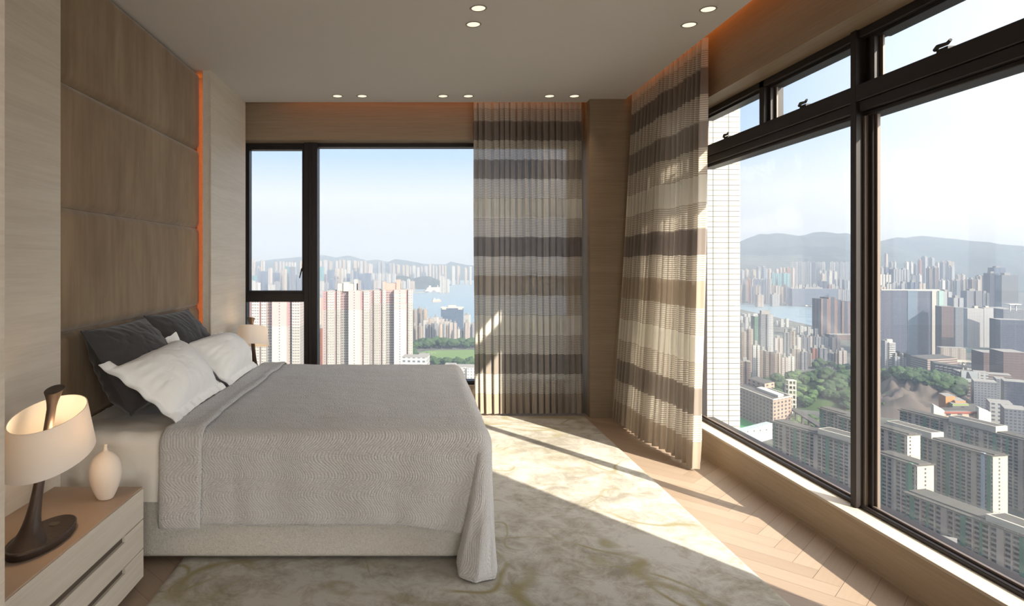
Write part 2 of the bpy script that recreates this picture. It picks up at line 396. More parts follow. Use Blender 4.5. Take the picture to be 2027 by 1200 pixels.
# floor: individual oak planks in a herringbone over a dark bed
def herringbone():
    W, n = 0.105, 6; L = W*n; c = math.sqrt(0.5); bm = bmesh.new(); uvl = bm.loops.layers.uv.new('UVMap')
    x0, x1, y0, y1 = XL, XS, YBK, 6.0
    def plank(ax, ay, w, h):
        g = 0.0007
        pts = [(ax+g, ay+g), (ax+w-g, ay+g), (ax+w-g, ay+h-g), (ax+g, ay+h-g)]
        q = [((px-py)*c, (px+py)*c) for px, py in pts]
        cx = sum(p[0] for p in q)/4; cyy = sum(p[1] for p in q)/4
        if not (x0-0.4 < cx < x1+0.4 and y0-0.4 < cyy < y1+0.4): return
        vs = [bm.verts.new((p[0], p[1], 0.0)) for p in q]; f = bm.faces.new(vs)
        for lp, (px, py) in zip(f.loops, pts):
            lp[uvl].uv = (px, py) if w > h else (py, px)
    for k in range(-90, 110):
        for m in range(-10, 11):
            plank((k+2*n*m)*W, k*W, L, W); plank((n+k+2*n*m)*W, (1-n+k)*W, W, L)
    for co, no in (((x0, 0, 0), (-1, 0, 0)), ((x1, 0, 0), (1, 0, 0)), ((0, y0, 0), (0, -1, 0)), ((0, y1, 0), (0, 1, 0))):
        bmesh.ops.bisect_plane(bm, geom=bm.verts[:]+bm.edges[:]+bm.faces[:], plane_co=co, plane_no=no, clear_outer=True)
    s = [bm.verts.new(p) for p in ((x0, y0, -0.002), (x1, y0, -0.002), (x1, y1, -0.002), (x0, y1, -0.002), (x0, y0, -0.2), (x1, y0, -0.2), (x1, y1, -0.2), (x0, y1, -0.2))]
    for f in ((0, 1, 2, 3), (7, 6, 5, 4), (0, 4, 5, 1), (2, 6, 7, 3), (1, 5, 6, 2), (0, 3, 7, 4)):
        bm.faces.new([s[i] for i in f]).material_index = 1
    bmesh.ops.recalc_face_normals(bm, faces=bm.faces)
    for f in bm.faces:
        if f.material_index == 0 and f.normal.z < 0: f.normal_flip()
    me = bpy.data.meshes.new('floor'); bm.to_mesh(me); bm.free()
    me.materials.append(M['floor']); me.materials.append(M['floor_gap'])
    o = bpy.data.objects.new('floor', me); COL.objects.link(o); o['kind'] = 'structure'
herringbone()
# ceiling: the flat part stops short of both window walls and leaves the curtain recess
struct(MB().box(XL-0.2, 1.834, YBK, 5.70, 2.80, 2.86).box(XL-0.2, 2.3, YBK, 6.2, 3.0, 3.1), 'ceiling', M['plaster'])
# walls
struct(MB().box(XL-0.2, XL, YBK, 6.2, -0.2, 3.0), 'wall_left', M['veneer'])
struct(MB().box(XL-0.2, -1.3, YBK-0.2, YBK, -0.2, 3.0).box(-1.3, 2.3, YBK-0.2, YBK, -0.2, 0.2).box(-1.3, 2.3, YBK-0.2, YBK, 2.471, 3.0), 'wall_behind', M['veneer_x'])  # end wall left open for the added daylight window
struct(MB().box(XL, 1.52, 5.95, 6.18, -0.2, 0.222), 'wall_back', M['veneer_x'])
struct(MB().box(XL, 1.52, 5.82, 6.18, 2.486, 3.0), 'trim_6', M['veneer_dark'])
struct(MB().box(1.955, 2.24, YBK, 5.585, 2.471, 3.0), 'trim_7', M['veneer_shaded_y'])
rw = MB().box(XS, 2.24, 1.57, 4.80, -0.2, 0.180)
rw.box(2.02, 2.170, 4.80, 5.585, -0.2, 2.471).box(2.02, 2.3, -0.85, 1.57, -0.2, 2.471).box(XS, 2.24, YBK, -0.85, -0.2, 0.180)
struct(rw, 'wall_right', M['veneer'])
struct(MB().box(XS-0.004, 2.24, 1.57, 4.80, 0.180, 0.194), 'trim_1', M['stone_sill'], 0.002)
struct(MB().box(XL, 1.52, 5.94, 6.0, 0.210, 0.222), 'trim_2', M['stone_sill'])
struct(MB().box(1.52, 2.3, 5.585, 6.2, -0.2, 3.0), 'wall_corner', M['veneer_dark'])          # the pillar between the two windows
# baseboards on the window wall and the pillar
struct(MB().box(XS-0.006, XS, 1.57, 5.585, 0.0, 0.012), 'baseboard_right', M['veneer'])
# the wood panels that stand proud of the left wall on both sides of the bed
struct(MB().box(XL, -1.5375, 1.50, 2.748, 0, 2.80), 'trim_3', M['veneer_light'], 0.001)
col = MB().box(-1.60, -1.5375, 4.754, 5.715, 0, 2.80).box(-1.545, -1.5375+0.0035, 4.750, 4.756, 0, 2.80).box(XL, -1.60, 4.98, 5.715, 0, 2.80)
struct(col, 'trim_4', M['veneer_light'], 0.001)
struct(MB().box(XL, -0.9705, -0.4, 1.50, 0, 2.80), 'trim_5', M['veneer_light'], 0.001)
# the white tiled wing of the tower outside the right window
struct(MB().box(2.171, 2.453, 4.83, 6.2, -40, 14), 'wall_exterior', M['tile'])
# ------------------------------------------------------------------ windows
def pane(mb_args, parent, name='pane'):
    return MB().box(*mb_args).build(name, M['glass'], parent)
w1 = empty('window_1', (0, YB, 0.222)); w1['kind'] = 'structure'; w1['label'] = 'wide back window with a narrow casement on its left'
def wpart(mb, name, parent, mat='frame', bevel=0.003): return mb.build(name, M[mat], parent, bevel, 1)
f = MB().box(-1.68, -1.60, YB, 6.10, 0.222, 2.486).box(1.43, 1.52, YB, 6.10, 0.222, 2.486)
f.box(-1.60, 1.43, YB, 6.10, 2.452, 2.486).box(-1.60, 1.43, YB, 6.10, 0.222, 0.252)
wpart(f, 'window_frame', w1)
wpart(MB().box(-1.055, -0.930, YB-0.035, 6.10, 0.222, 2.486).box(-1.010, -0.985, YB-0.043, YB-0.030, 0.222, 2.486), 'mullion', w1)
wpart(MB().box(-1.60, -1.055, YB-0.01, 6.10, 0.995, 1.075), 'transom', w1)
s = empty('casement_sash', (-1.33, YB, 1.8)); s.parent = w1; s.matrix_parent_inverse = Matrix.Translation(-w1.location)
def kid(mb, name, par, mat='frame', bevel=0.0):
    o = mb.build(name, M[mat], None, bevel, 1); o.parent = par; o.matrix_parent_inverse = (Matrix.Translation(par.location) if False else Matrix.Translation(-par.location)) if par.parent is None else Matrix.Translation(-par.location)
    return o
fr = MB()
for a in ((-1.60, -1.576, 1.075, 2.452), (-1.079, -1.055, 1.075, 2.452)): fr.box(a[0], a[1], YB+0.01, 6.08, a[2], a[3])
for a in ((1.075, 1.099), (2.428, 2.452)): fr.box(-1.576, -1.079, YB+0.01, 6.08, a[0], a[1])
kid(fr, 'sash_frame', s); kid(MB().box(-1.576, -1.079, 6.03, 6.038, 1.099, 2.428), 'pane', s, 'glass')
kid(MB().tube([Vector((-1.065, YB-0.02, 1.32)), Vector((-1.072, YB-0.05, 1.305)), Vector((-1.092, YB-0.05, 1.22))], [0.008, 0.007, 0.005], 8).box(-1.075, -1.057, YB-0.022, YB+0.012, 1.28, 1.35), 'handle', s)
pane((-1.60, -1.055, 6.03, 6.038, 0.252, 0.995), w1); pane((-0.93, 1.43, 6.03, 6.038, 0.252, 2.452), w1)
# right window
w2 = empty('window_2', (2.11, 3.0, 0.194)); w2['kind'] = 'structure'; w2['label'] = 'tall right window wall with hinged fanlights above a transom'
ZT0, ZT1, ZH = 2.06, 2.207, 2.471
f = MB().box(2.11, 2.171, 4.755, 4.80, 0.194, ZH).box(2.11, 2.22, 1.57, 1.64, 0.194, ZH)
f.box(2.11, 2.22, 1.64, 4.755, 0.194, 0.212).box(2.10, 2.22, 1.64, 4.755, 2.43, ZH)
wpart(f, 'window_frame', w2)
wpart(MB().box(2.10, 2.22, 1.64, 4.755, ZT0+0.02, 2.129).box(2.088, 2.22, 1.64, 4.755, 2.129, ZT1).box(2.125, 2.22, 1.64, 4.755, ZT0, ZT0+0.02), 'transom', w2)
wpart(MB().box(2.087, 2.14, 3.027, 3.066, 0.194, ZH).box(2.137, 2.172, 2.985, 3.066, 0.194, ZH), 'mullion', w2)
wpart(MB().box(2.10, 2.22, 3.852, 3.905, ZT1, ZH), 'mullion', w2)
b = MB()
for y0 in (2.985,): b.box(2.150, 2.165, y0-0.014, y0, 0.212, ZT0)
b.box(2.120, 2.138, 3.012, 3.027, 0.194, ZT0)
for y0, y1 in ((1.64, 2.985), (3.066, 4.755)): b.box(2.135, 2.150, y0, y1, 0.212, 0.222)
wpart(b, 'glazing_bead', w2, 'gasket', 0.001)
pane((2.170, 2.178, 3.066, 4.755, 0.212, ZT0), w2); pane((2.170, 2.178, 1.64, 2.985, 0.212, ZT0), w2)
for y0, y1, hy in ((1.66, 2.985, 2.535), (3.066, 3.852, 3.45), (3.905, 4.755, 4.31)):
    s = empty('fanlight_sash', (2.15, (y0+y1)/2, 2.32)); s.parent = w2; s.matrix_parent_inverse = Matrix.Translation(-w2.location)
    t = 0.030
    fr = MB().box(2.125, 2.168, y0, y0+t, ZT1, 2.43).box(2.125, 2.168, y1-t, y1, ZT1, 2.43).box(2.125, 2.20, y0+t, y1-t, ZT1, ZT1+0.012).box(2.125, 2.20, y0+t, y1-t, 2.415, 2.43)
    kid(fr, 'sash_frame', s); kid(MB().box(2.160, 2.168, y0+t, y1-t, ZT1+0.012, 2.415), 'pane', s, 'glass')
    kid(MB().box(2.150, 2.158, y1-t-0.02, y1-t, ZT1+0.012, 2.415), 'bead', s, 'gasket')
    h = MB().box(2.092, 2.125, hy-0.028, hy+0.028, ZT1-0.002, ZT1+0.012)
    h.tube([Vector((2.100, hy+0.045, ZT1+0.018)), Vector((2.092, hy+0.02, ZT1+0.024)), Vector((2.088, hy-0.03, ZT1+0.020)), Vector((2.080, hy-0.055, ZT1+0.026))], [0.008, 0.009, 0.007, 0.006], 8)
    kid(h, 'handle', s)

# unseen windows behind the viewer, added to bring more daylight into the room
w3 = empty('fill_window_3', (2.11, -2.2, 0.18)); w3['kind'] = 'structure'; w3['label'] = 'unseen right window behind the viewer, added for fill daylight'
wpart(MB().box(2.11, 2.22, YBK, -0.85, 0.18, 0.21).box(2.11, 2.22, YBK, -0.85, 2.44, 2.471).box(2.11, 2.22, -0.92, -0.85, 0.21, 2.44).box(2.11, 2.22, -2.25, -2.18, 0.21, 2.44), 'window_frame', w3)
pane((2.170, 2.178, YBK, -0.92, 0.21, 2.44), w3)
w4 = empty('fill_window_4', (0.4, YBK-0.1, 0.2)); w4['kind'] = 'structure'; w4['label'] = 'unseen window in the wall behind the viewer, added for fill daylight'
wpart(MB().box(-1.3, 2.11, YBK-0.12, YBK-0.02, 0.2, 0.23).box(-1.3, 2.11, YBK-0.12, YBK-0.02, 2.44, 2.471).box(-1.3, -1.23, YBK-0.12, YBK-0.02, 0.23, 2.44).box(0.36, 0.43, YBK-0.12, YBK-0.02, 0.23, 2.44).box(2.04, 2.22, YBK-0.12, YBK-0.02, 0.2, 2.471), 'window_frame', w4)
pane((-1.23, 2.04, YBK-0.07, YBK-0.062, 0.23, 2.44), w4)
# ================================================================== furniture and textiles
# ---- headboard: five upholstered velvet panels from floor to ceiling
hb = empty('headboard', (-1.70, 3.78, 0.0))
tag(hb, 'brown velvet panelled headboard rising to the ceiling behind the bed', 'headboard')
zs = [0.01, 0.445, 1.035, 1.625, 2.214, 2.798]
for k in range(5):
    z0, z1 = zs[k]+0.003, zs[k+1]-0.003
    y0, y1 = 2.752, 4.83
    def fn(u, v, z0=z0, z1=z1, k=k):
        y = y0+(y1-y0)*u; z = z0+(z1-z0)*v
        ey = min(y-y0, y1-y)/0.035; ez = min(z-z0, z1-z)/0.040
        e = min(1, max(0, ey)); e2 = min(1, max(0, ez))
        d = (1-(1-e)**2.2)*(1-(1-e2)**2.2)
        puck = 0.004*fbm(y*7, z*7, k*3.1)*(1-e2*0.6)
        return (-1.672+0.030*d+puck*d, y, z)
    m = MB().grid(fn, 90, 36)
    m.box(-1.716, -1.672, y0, y1, z0, z1)
    m.build('upholstered_panel', M['velvet'], hb)
MB().box(-1.714, -1.676, 2.754, 4.828, 0.01, 2.797).build('backing_board', M['velvet'], hb)
# amber strip light in the slot at the far edge of the headboard
led = MB().box(-1.715, -1.709, 4.88, 4.915, 0.02, 2.78).build('strip_light', M['led'])
tag(led, 'amber strip light glowing in the slot beside the velvet headboard', 'light')
# amber strip lights in the curtain recesses
s1 = MB().box(-1.2, 1.45, 5.745, 5.76, 2.975, 2.99).build('strip_light', M['led_cove'])
tag(s1, 'amber strip light in the ceiling recess above the back curtain', 'light')
s2 = MB().box(1.90, 1.915, 2.2, 5.5, 2.975, 2.99).build('strip_light', M['led_cove'])
tag(s2, 'amber strip light in the ceiling recess above the right curtain', 'light')
# ---- rug
def rugfn(u, v):
    x = -1.075+(1.482+1.075)*u; y = 1.30+(5.62-1.30)*v
    e = min(min(u, 1-u)*2.557, min(v, 1-v)*4.32)/0.02
    return (x, y, 0.003+0.011*min(1, e)**0.5)
rug = MB().grid(rugfn, 200, 200).build('rug', M['rug'])
tag(rug, 'pale marbled pile rug with olive veins under the bed', 'rug')
# ---- bed
BX0, BX1, BY0, BY1, BZ = -1.638, 0.295, 2.875, 4.715, 0.600
bed = empty('bed', (-0.65, 3.8, 0.014))
tag(bed, 'double bed with an oatmeal upholstered base against the velvet headboard', 'bed')
def rbox(x0, x1, y0, y1, z0, z1, r, seg=4, jit=0.0):
    """box with rounded vertical and horizontal edges"""
    m = MB(); n = seg
    def ring(ins, z):
        pts = []
        for cx, cyy, a0 in ((x1-r, y1-r, 0), (x0+r, y1-r, 90), (x0+r, y0+r, 180), (x1-r, y0+r, 270)):
            for k in range(n+1):
                a = math.radians(a0+90*k/n); pts.append((cx+(r-ins)*math.cos(a), cyy+(r-ins)*math.sin(a), z))
        return pts
    rings = []
    for k in range(n+1):
        a = PI/2*k/n; rings.append(ring(r*(1-math.sin(a)), z0+r*(1-math.cos(a))))
    for k in range(n+1):
        a = PI/2*k/n; rings.append(ring(r*(1-math.cos(a)), z1-r*(1-math.sin(a))))
    c = len(rings[0]); vs = [p for rg in rings for p in rg]; fs = []
    for k in range(len(rings)-1):
        for i in range(c):
            j = (i+1) % c; fs.append((k*c+i, k*c+j, (k+1)*c+j, (k+1)*c+i))
    m.add(vs, fs, 0, True)
    m.add(vs, [tuple(range(c-1, -1, -1)), tuple(range((len(rings)-1)*c, len(rings)*c))], 0)
    return m
rbox(BX0, BX1+0.012, BY0, BY1, 0.030, 0.335, 0.022).build('base', M['boucle'], bed)
for lx in (-1.45, 0.12):
    for ly in (3.05, 4.55): MB().box(lx-0.04, lx+0.04, ly-0.04, ly+0.04, 0.0142, 0.032).build('leg', M['shadow_gap'], bed)
rbox(BX0, BX1, BY0+0.012, BY1-0.012, 0.337, 0.588, 0.05).build('mattress', M['white_linen'], bed)
# draped cloth over the bed top
def drape(d, r):
    if d <= 0: return 0.0, 0.0
    q = r*PI/2
    if d < q: return r*math.sin(d/r), r*(1-math.cos(d/r))
    return r, r+d-q
def lerp_path(pts, q):
    for (a, pa), (b, pb) in zip(pts, pts[1:]):
        if q <= b:
            t = sstep(a, b, q); return (pa[0]+(pb[0]-pa[0])*t, pa[1]+(pb[1]-pa[1])*t)
    return pts[-1][1]
CORNER = [(0, (0, 0)), (0.15, (0.008, -0.020)), (0.30, (0.015, -0.070)), (0.45, (0.000, -0.112)), (0.58, (-0.042, -0.125)), (0.72, (-0.088, -0.095)), (0.84, (-0.090, -0.025)), (0.92, (-0.050, 0.022)), (1.0, (0, 0))]
def cover(x0, x1, y0, y1, z, r, lx0, lf, ln, lfar, nx, ny, wr_, flare, seedv, endripple=0.0):
    """cloth from lx0 along the bed to a hang of lf past the foot x1, hanging ln on the near side y0 and lfar on the far side y1"""
    sa, sb = lx0, x1+lf; ta, tb = y0-ln, y1+lfar
    def fn(u, v):
        s = sa+(sb-sa)*u; t = ta+(tb-ta)*v
        dx = max(0.0, s-x1+r*0.6); near = t < (y0+y1)/2
        dy = max(0.0, (y0-t if near else t-y1)+r*0.6); sg = -1 if near else 1
        bx, by = min(s, x1-r*0.6), min(max(t, y0+r*0.6), y1-r*0.6)
        if dx > 0 and dy > 0:
            q = math.atan2(dy, dx)/(PI/2); th = q*PI/2; full = min((lf+r*0.6)/max(1e-6, math.cos(th)), ((ln if near else lfar)+r*0.6)/max(1e-6, math.sin(th)))
            want = (lf+r*0.6)*(1-q)+((ln if near else lfar)+r*0.6)*q+0.135*math.sin(2*th)**0.6
            rr = math.hypot(dx, dy)*(1+(want/full-1)*min(1.0, math.hypot(dx, dy)/full*1.5)); o, dn = drape(rr, r)
            fx, fy = lerp_path(CORNER, q); k = (max(0, dn-r*0.5)/0.42)**1.15*flare
            px, py = bx+o*math.cos(q*PI/2)+fx*k, by+sg*(o*math.sin(q*PI/2)-fy*k)
        else:
            o, dn = drape(max(dx, dy), r)
            px = bx+(o if dx > 0 else 0); py = by+(sg*o if dy > 0 else 0)
        wr = wr_*(1-0.9*sstep(-1.24, -1.14, s)) if lx0 < -1.5 else wr_
        w = fbm(s*2.2, t*2.2, seedv)*0.006*wr+fbm(s*9, t*9, seedv+5)*0.0022*wr
        hang = min(1.0, dn/0.35)
        fold = (fbm(s*3.4+t*0.4, 0.3, seedv+9, 2)*0.022+0.008*math.sin(s*17+seedv))*hang*wr if dy > dx else 0.0
        pz = z-dn+(w if dn < r else 0)
        if dy > 0: py += sg*(abs(fold)*0.9+0.004*hang+(w if dn >= r else 0))
        if dx > dy: px += (fbm(t*3.1, 1.7, seedv, 2)*0.02*hang*wr)+0.004*hang
        pz -= 0.045*sstep(x1-0.45, x1, s)*hang*(1 if dy > 0 else 0)
        return (px, py, max(pz, 0.022))
    uvf = lambda u, v: (sa+(sb-sa)*u, ta+(tb-ta)*v)
    return fn, uvf
fn, uvf = cover(BX0+0.03, BX1, BY0+0.004, BY1-0.004, 0.594, 0.055, BX0+0.02, 0.27, 0.30, 0.30, 150, 150, 2.6, 0.15, 2.0)
o = MB().grid(fn, 150, 170, uvfn=uvf).build('bed_sheet', M['sheet'])
tag(o, 'ivory bed sheet hanging down the side of the mattress beside the nightstand', 'sheet')
QX0 = -1.145
fn, uvf = cover(QX0, BX1+0.012, BY0-0.012, BY1+0.012, 0.608, 0.070, QX0, 0.490, 0.405, 0.405, 0, 0, 1.0, 1.0, 11.0)
def hemw(u, v):
    return fn(u, v)
quilt = MB().grid(hemw, 200, 300, uvfn=uvf).build('quilt', M['quilt'])
md = quilt.modifiers.new('thickness', 'SOLIDIFY'); md.thickness = 0.007; md.offset = 1
tag(quilt, 'grey quilted coverlet draped over the bed to the rug', 'coverlet')
# the turned-back strip at the head of the quilt
def fold(u, v):
    x, y, z = fn(0.004+u*0.0885, v)
    e = math.sin(min(1, u*6)*PI/2)*math.sin(min(1, (1-u)*7)*PI/2)**0.6
    lift = 0.008+0.007*e+0.006*sstep(0.6, 0.97, u)*max(0.0, 1-((1-u)/0.03)**2 if u > 0.97 else 1)
    X0, Y0, Z0 = fn(0.0, v)
    xx = x+0.020*fbm(y*1.6, z*1.6, 4.0, 2)*u
    if z > 0.56: return (xx, y, z+lift)
    return (xx, y-lift if y < 3.8 else y+lift, z-0.010)
o = MB().grid(fold, 26, 300, uvfn=lambda u, v: (-0.9-u*0.17, uvf(0, v)[1])).build('turned_edge', M['quilt'], quilt)
o['label'] = 'turned-back strip along the head end of the quilt'
md = o.modifiers.new('thickness', 'SOLIDIFY'); md.thickness = 0.006; md.offset = 1
# ---- pillows
def pillow(name, mat, BL, BR, TL, TR, thick, bulge, label, cat, group, flange=0.0, seedv=0.0, ears=0.03, piping=False, sag=0.0):
    BL, BR, TL, TR = map(Vector, (BL, BR, TL, TR))
    n = ((BR-BL).cross(TL-BL)).normalized()
    if n.x < 0: n = -n
    W = (BR-BL).length; H = (TL-BL).length
    mb = MB(); N = 72
    fl_u, fl_v = flange/W, flange/H
    def base(u, v):
        # edges pull in between the corners
        cu = 1-(2*u-1)**2; cv = 1-(2*v-1)**2
        uu = u+ears*(0.5-u)*2*cv*0.5; vv = v+ears*(0.5-v)*2*cu*0.5
        a = BL.lerp(BR, uu); b = TL.lerp(TR, uu); return a.lerp(b, vv)
    def hgt(u, v):
        if flange:
            u = (u-fl_u)/(1-2*fl_u); v = (v-fl_v)/(1-2*fl_v)
            if u <= 0 or u >= 1 or v <= 0 or v >= 1: return 0.0
        a = (1-abs(2*u-1)**2.6)**0.62; b = (1-abs(2*v-1)**2.6)**0.62
        return a*b*(1.0-sag*(v-0.35))
    def wr(u, v, sd):
        e = min(u, 1-u, v, 1-v)
        r = fbm(u*W*9, v*H*9, sd)*0.004+abs(fbm(u*W*4+3, v*H*4, sd+3, 2))*0.012-0.0045*(1-abs(fbm(u*W*6+v*H*9, v*H*5-u*W*7, sd+7, 2)))**9
        rad = math.sin(math.atan2(v-0.5, u-0.5)*23+sd)*0.004*sstep(0.25, 0.02, e)
        return r*0.9+rad
    for sgn, amt in ((1, thick*bulge), (-1, thick*(1-bulge))):
        def f(u, v, sgn=sgn, amt=amt):
            h = hgt(u, v); p = base(u, v)
            e = min(u, 1-u, v, 1-v)
            k = min(1.0, h*2.5)
            p = p+n*(sgn*(amt*h+0.0015)+wr(u, v, seedv)*k)
            if flange and h == 0.0:
                wv = 0.006*math.sin(u*W*60+seedv)*(1 if min(v, 1-v) < fl_v else 0)+0.006*math.sin(v*H*60)*(1 if min(u, 1-u) < fl_u else 0)
                p = p+n*wv*min(1, (0.5-max(abs(u-0.5), abs(v-0.5)))*0+1)*0.8
            return p
        mb.grid(f, N, N, flip=sgn < 0)
    o = mb.build(name, mat, None, weld=False)
    md = o.modifiers.new('smooth', 'SUBSURF'); md.levels = 1; md.render_levels = 1
    tag(o, label, cat, group)
    if piping:
        pts = [base(u, 0.004) for u in [k/24 for k in range(25)]]+[base(0.996, v) for v in [k/24 for k in range(1, 25)]]+[base(u, 0.996) for u in [1-k/24 for k in range(1, 25)]]+[base(0.004, v) for v in [1-k/24 for k in range(1, 24)]]
        pts.append(pts[0])
        p = MB().tube(pts, 0.0045, 6, cap=False).build('piping', mat, o)
    return o
pillow('pillow', M['dark_linen'], (-1.335, 2.975, 0.650), (-1.315, 3.66, 0.650), (-1.560, 2.955, 1.045), (-1.550, 3.63, 1.05), 0.29, 0.45,
       'charcoal square pillow leaning on the headboard, nearer the big lamp', 'pillow', 'charcoal pillows against the headboard', 0, 1.3, 0.05, True, 0.55)
pillow('pillow', M['dark_linen'], (-1.36, 3.70, 0.635), (-1.34, 4.40, 0.635), (-1.580, 3.69, 1.055), (-1.570, 4.37, 1.045), 0.22, 0.52,
       'charcoal square pillow leaning on the headboard, beside the amber slot', 'pillow', 'charcoal pillows against the headboard', 0, 7.9, 0.05, True, 0.5)
pillow('pillow', M['white_linen'], (-1.105, 2.925, 0.622), (-1.125, 3.745, 0.625), (-1.455, 2.90, 0.895), (-1.405, 3.70, 0.955), 0.17, 0.72,
       'white flanged pillow lying on the nearer charcoal pillow', 'pillow', 'white flanged pillows', 0.045, 3.3, 0.06)
pillow('pillow', M['white_linen'], (-1.115, 3.79, 0.622), (-1.135, 4.56, 0.622), (-1.44, 3.77, 0.905), (-1.375, 4.53, 0.870), 0.19, 0.72,
       'white flanged pillow on the far side of the bed, beside the small lamp', 'pillow', 'white flanged pillows', 0.045, 9.1, 0.06)
# ---- nightstands
def nightstand(y0, y1, label):
    xf, xb, zt = -1.159, -1.5375, 0.414
    t = empty('nightstand', ((xf+xb)/2, (y0+y1)/2, 0.0))
    tag(t, label, 'nightstand', 'drawer nightstands beside the bed')
    MB().box(xb+0.002, xf-0.020, y0, y1, 0.032, zt-0.006).build('carcass', M['veneer_light'], t, 0.001)
    MB().box(xb+0.002, xf-0.003, y0+0.002, y1-0.002, zt-0.006, zt).build('top', M['leather'], t, 0.0015)['label'] = 'taupe leather top'
    MB().box(xb+0.03, xf-0.05, y0+0.03, y1-0.04, 0.0, 0.032).build('plinth', M['shadow_gap'], t)
    ys0, ys1 = y0+0.17, y1-0.17
    for k, (a, b) in enumerate(((0.280, 0.4075), (0.155, 0.276), (0.033, 0.151))):
        m = MB()
        if k == 0: m.box(xf-0.020, xf, y0, y1, a, b)
        else: m.box(xf-0.020, xf, y0, y1, a, b-0.024).box(xf-0.020, xf, y0, ys0, b-0.024, b).box(xf-0.020, xf, ys1, y1, b-0.024, b)
        d = m.build('drawer', M['veneer_light'], t, 0.0008, 1)
        if k:
            c = MB().box(xf-0.0195, xf-0.012, ys0, ys1, b-0.024, b).build('pull_recess', M['shadow_gap'], None)
            c.parent = d
            c.matrix_parent_inverse = Matrix.Identity(4)
    return t
nightstand(1.52, 2.70, 'pale wood nightstand with long drawer pulls in the near left corner')
nightstand(4.86, 5.62, 'pale wood nightstand standing between the bed and the back window')
# ---- lamps
def lamp(x, y, sgn, label):
    """oval table lamp; sgn +1 leans away from the viewer"""
    z0 = 0.4142
    t = empty('table_lamp', (x, y, z0)); tag(t, label, 'lamp', 'oval bronze bedside lamps')
    def oval(cx, cyy, z, a, b, n=48): return [Vector((cx+a*math.cos(2*PI*i/n), cyy+b*math.sin(2*PI*i/n), z)) for i in range(n)]
    rings = [(0.070, 0.150, 0.0), (0.078, 0.160, 0.004), (0.080, 0.164, 0.022), (0.079, 0.168, 0.0265), (0.075, 0.162, 0.029)]
    m = MB(); vs = []; n = 48
    for a, b, z in rings: vs += oval(x, y, z0+z, a, b)
    fs = [(k*n+i, k*n+(i+1) % n, (k+1)*n+(i+1) % n, (k+1)*n+i) for k in range(len(rings)-1) for i in range(n)]
    m.add(vs, fs, 0, True); m.add(vs, [tuple(range(n-1, -1, -1)), tuple(range((len(rings)-1)*n, len(rings)*n))], 0)
    m.build('base', M['bronze'], t)
    MB().tube([Vector((x, y+sgn*0.075, z0+0.029)), Vector((x, y+sgn*0.075, z0+0.0315))], 0.017, 20).build('touch_switch', M['shadow_gap'], t)
    yb, yt = y-sgn*0.085, y+sgn*0.075
    pts = []; rad = []
    for k in range(25):
        q = k/24; zz = z0+0.028+0.475*q
        yy = yb+(yt-yb)*(q**0.85)
        r = 0.0155+0.040*math.exp(-q*9)+0.004*math.exp(-((q-0.0)/0.05)**2)+0.018*max(0, (q-0.86)/0.14)**1.7
        pts.append(Vector((x, yy, zz))); rad.append(r)
    ell = [(Vector((r*0.92, 0, 0)), Vector((0, r*1.15, r*1.15*0.28*sgn if k > 20 else 0))) for k, r in enumerate(rad)]
    MB().tube(pts, rad, 20, ell=ell).build('stem', M['bronze'], t)
    # shade: oval drum, tilted up along the lean, narrower at the top
    cx, cyc = x+0.005, y+sgn*0.035; zc = z0+0.355; tilt = 0.20*sgn
    def sh(u, v, off=0.0):
        a = 2*PI*u; A = (0.128-0.020*v)-off; B = (0.192-0.030*v)-off
        lx, ly, lz = A*math.cos(a), B*math.sin(a), -0.075+0.150*v
        return (cx+lx, cyc+ly*math.cos(tilt)-lz*math.sin(tilt)*0.35, zc+ly*math.sin(tilt)+lz)
    m = MB().grid(lambda u, v: sh(u, v), 72, 8, closed_u=True).grid(lambda u, v: sh(u, v, 0.003), 72, 8, closed_u=True, flip=True)
    m.grid(lambda u, v: sh(u, 1, 0.003*v), 72, 1, closed_u=True).grid(lambda u, v: sh(u, 0, 0.003*v), 72, 1, closed_u=True, flip=True)
    m.build('lamp_shade', M['shade'], t)['label'] = 'ivory oval shade'
    bs = MB()
    for dy in (-0.075, 0.075):
        c = Vector((x-0.004, cyc+dy, zc+dy*math.sin(tilt)-0.028))
        bs.tube([c+Vector((0, 0, -0.03)), c+Vector((0, 0, -0.022)), c+Vector((0, 0, 0)), c+Vector((0, 0, 0.02)), c+Vector((0, 0, 0.026))], [0.009, 0.016, 0.019, 0.013, 0.002], 14)
    bs.tube([Vector((x, cyc-0.08, zc-0.055-0.08*math.sin(tilt))), Vector((x, cyc+0.08, zc-0.055+0.08*math.sin(tilt)))], 0.006, 8)
    bs.build('bulb', M['bulb'], t)
    pl = bpy.data.lights.new('lamp_light', 'POINT'); pl.energy = 1.3; pl.color = (1, 0.68, 0.40); pl.shadow_soft_size = 0.03
    po = bpy.data.objects.new('lamp_light', pl); COL.objects.link(po); po.parent = t; po.location = (0.045, cyc-y, 0.38)
    return t
lamp(-1.275, 2.165, 1, 'large-looking oval bronze lamp on the near nightstand, partly behind the pilaster')
lamp(-1.335, 5.20, -1, 'small-looking oval bronze lamp on the far nightstand, in front of the back window')
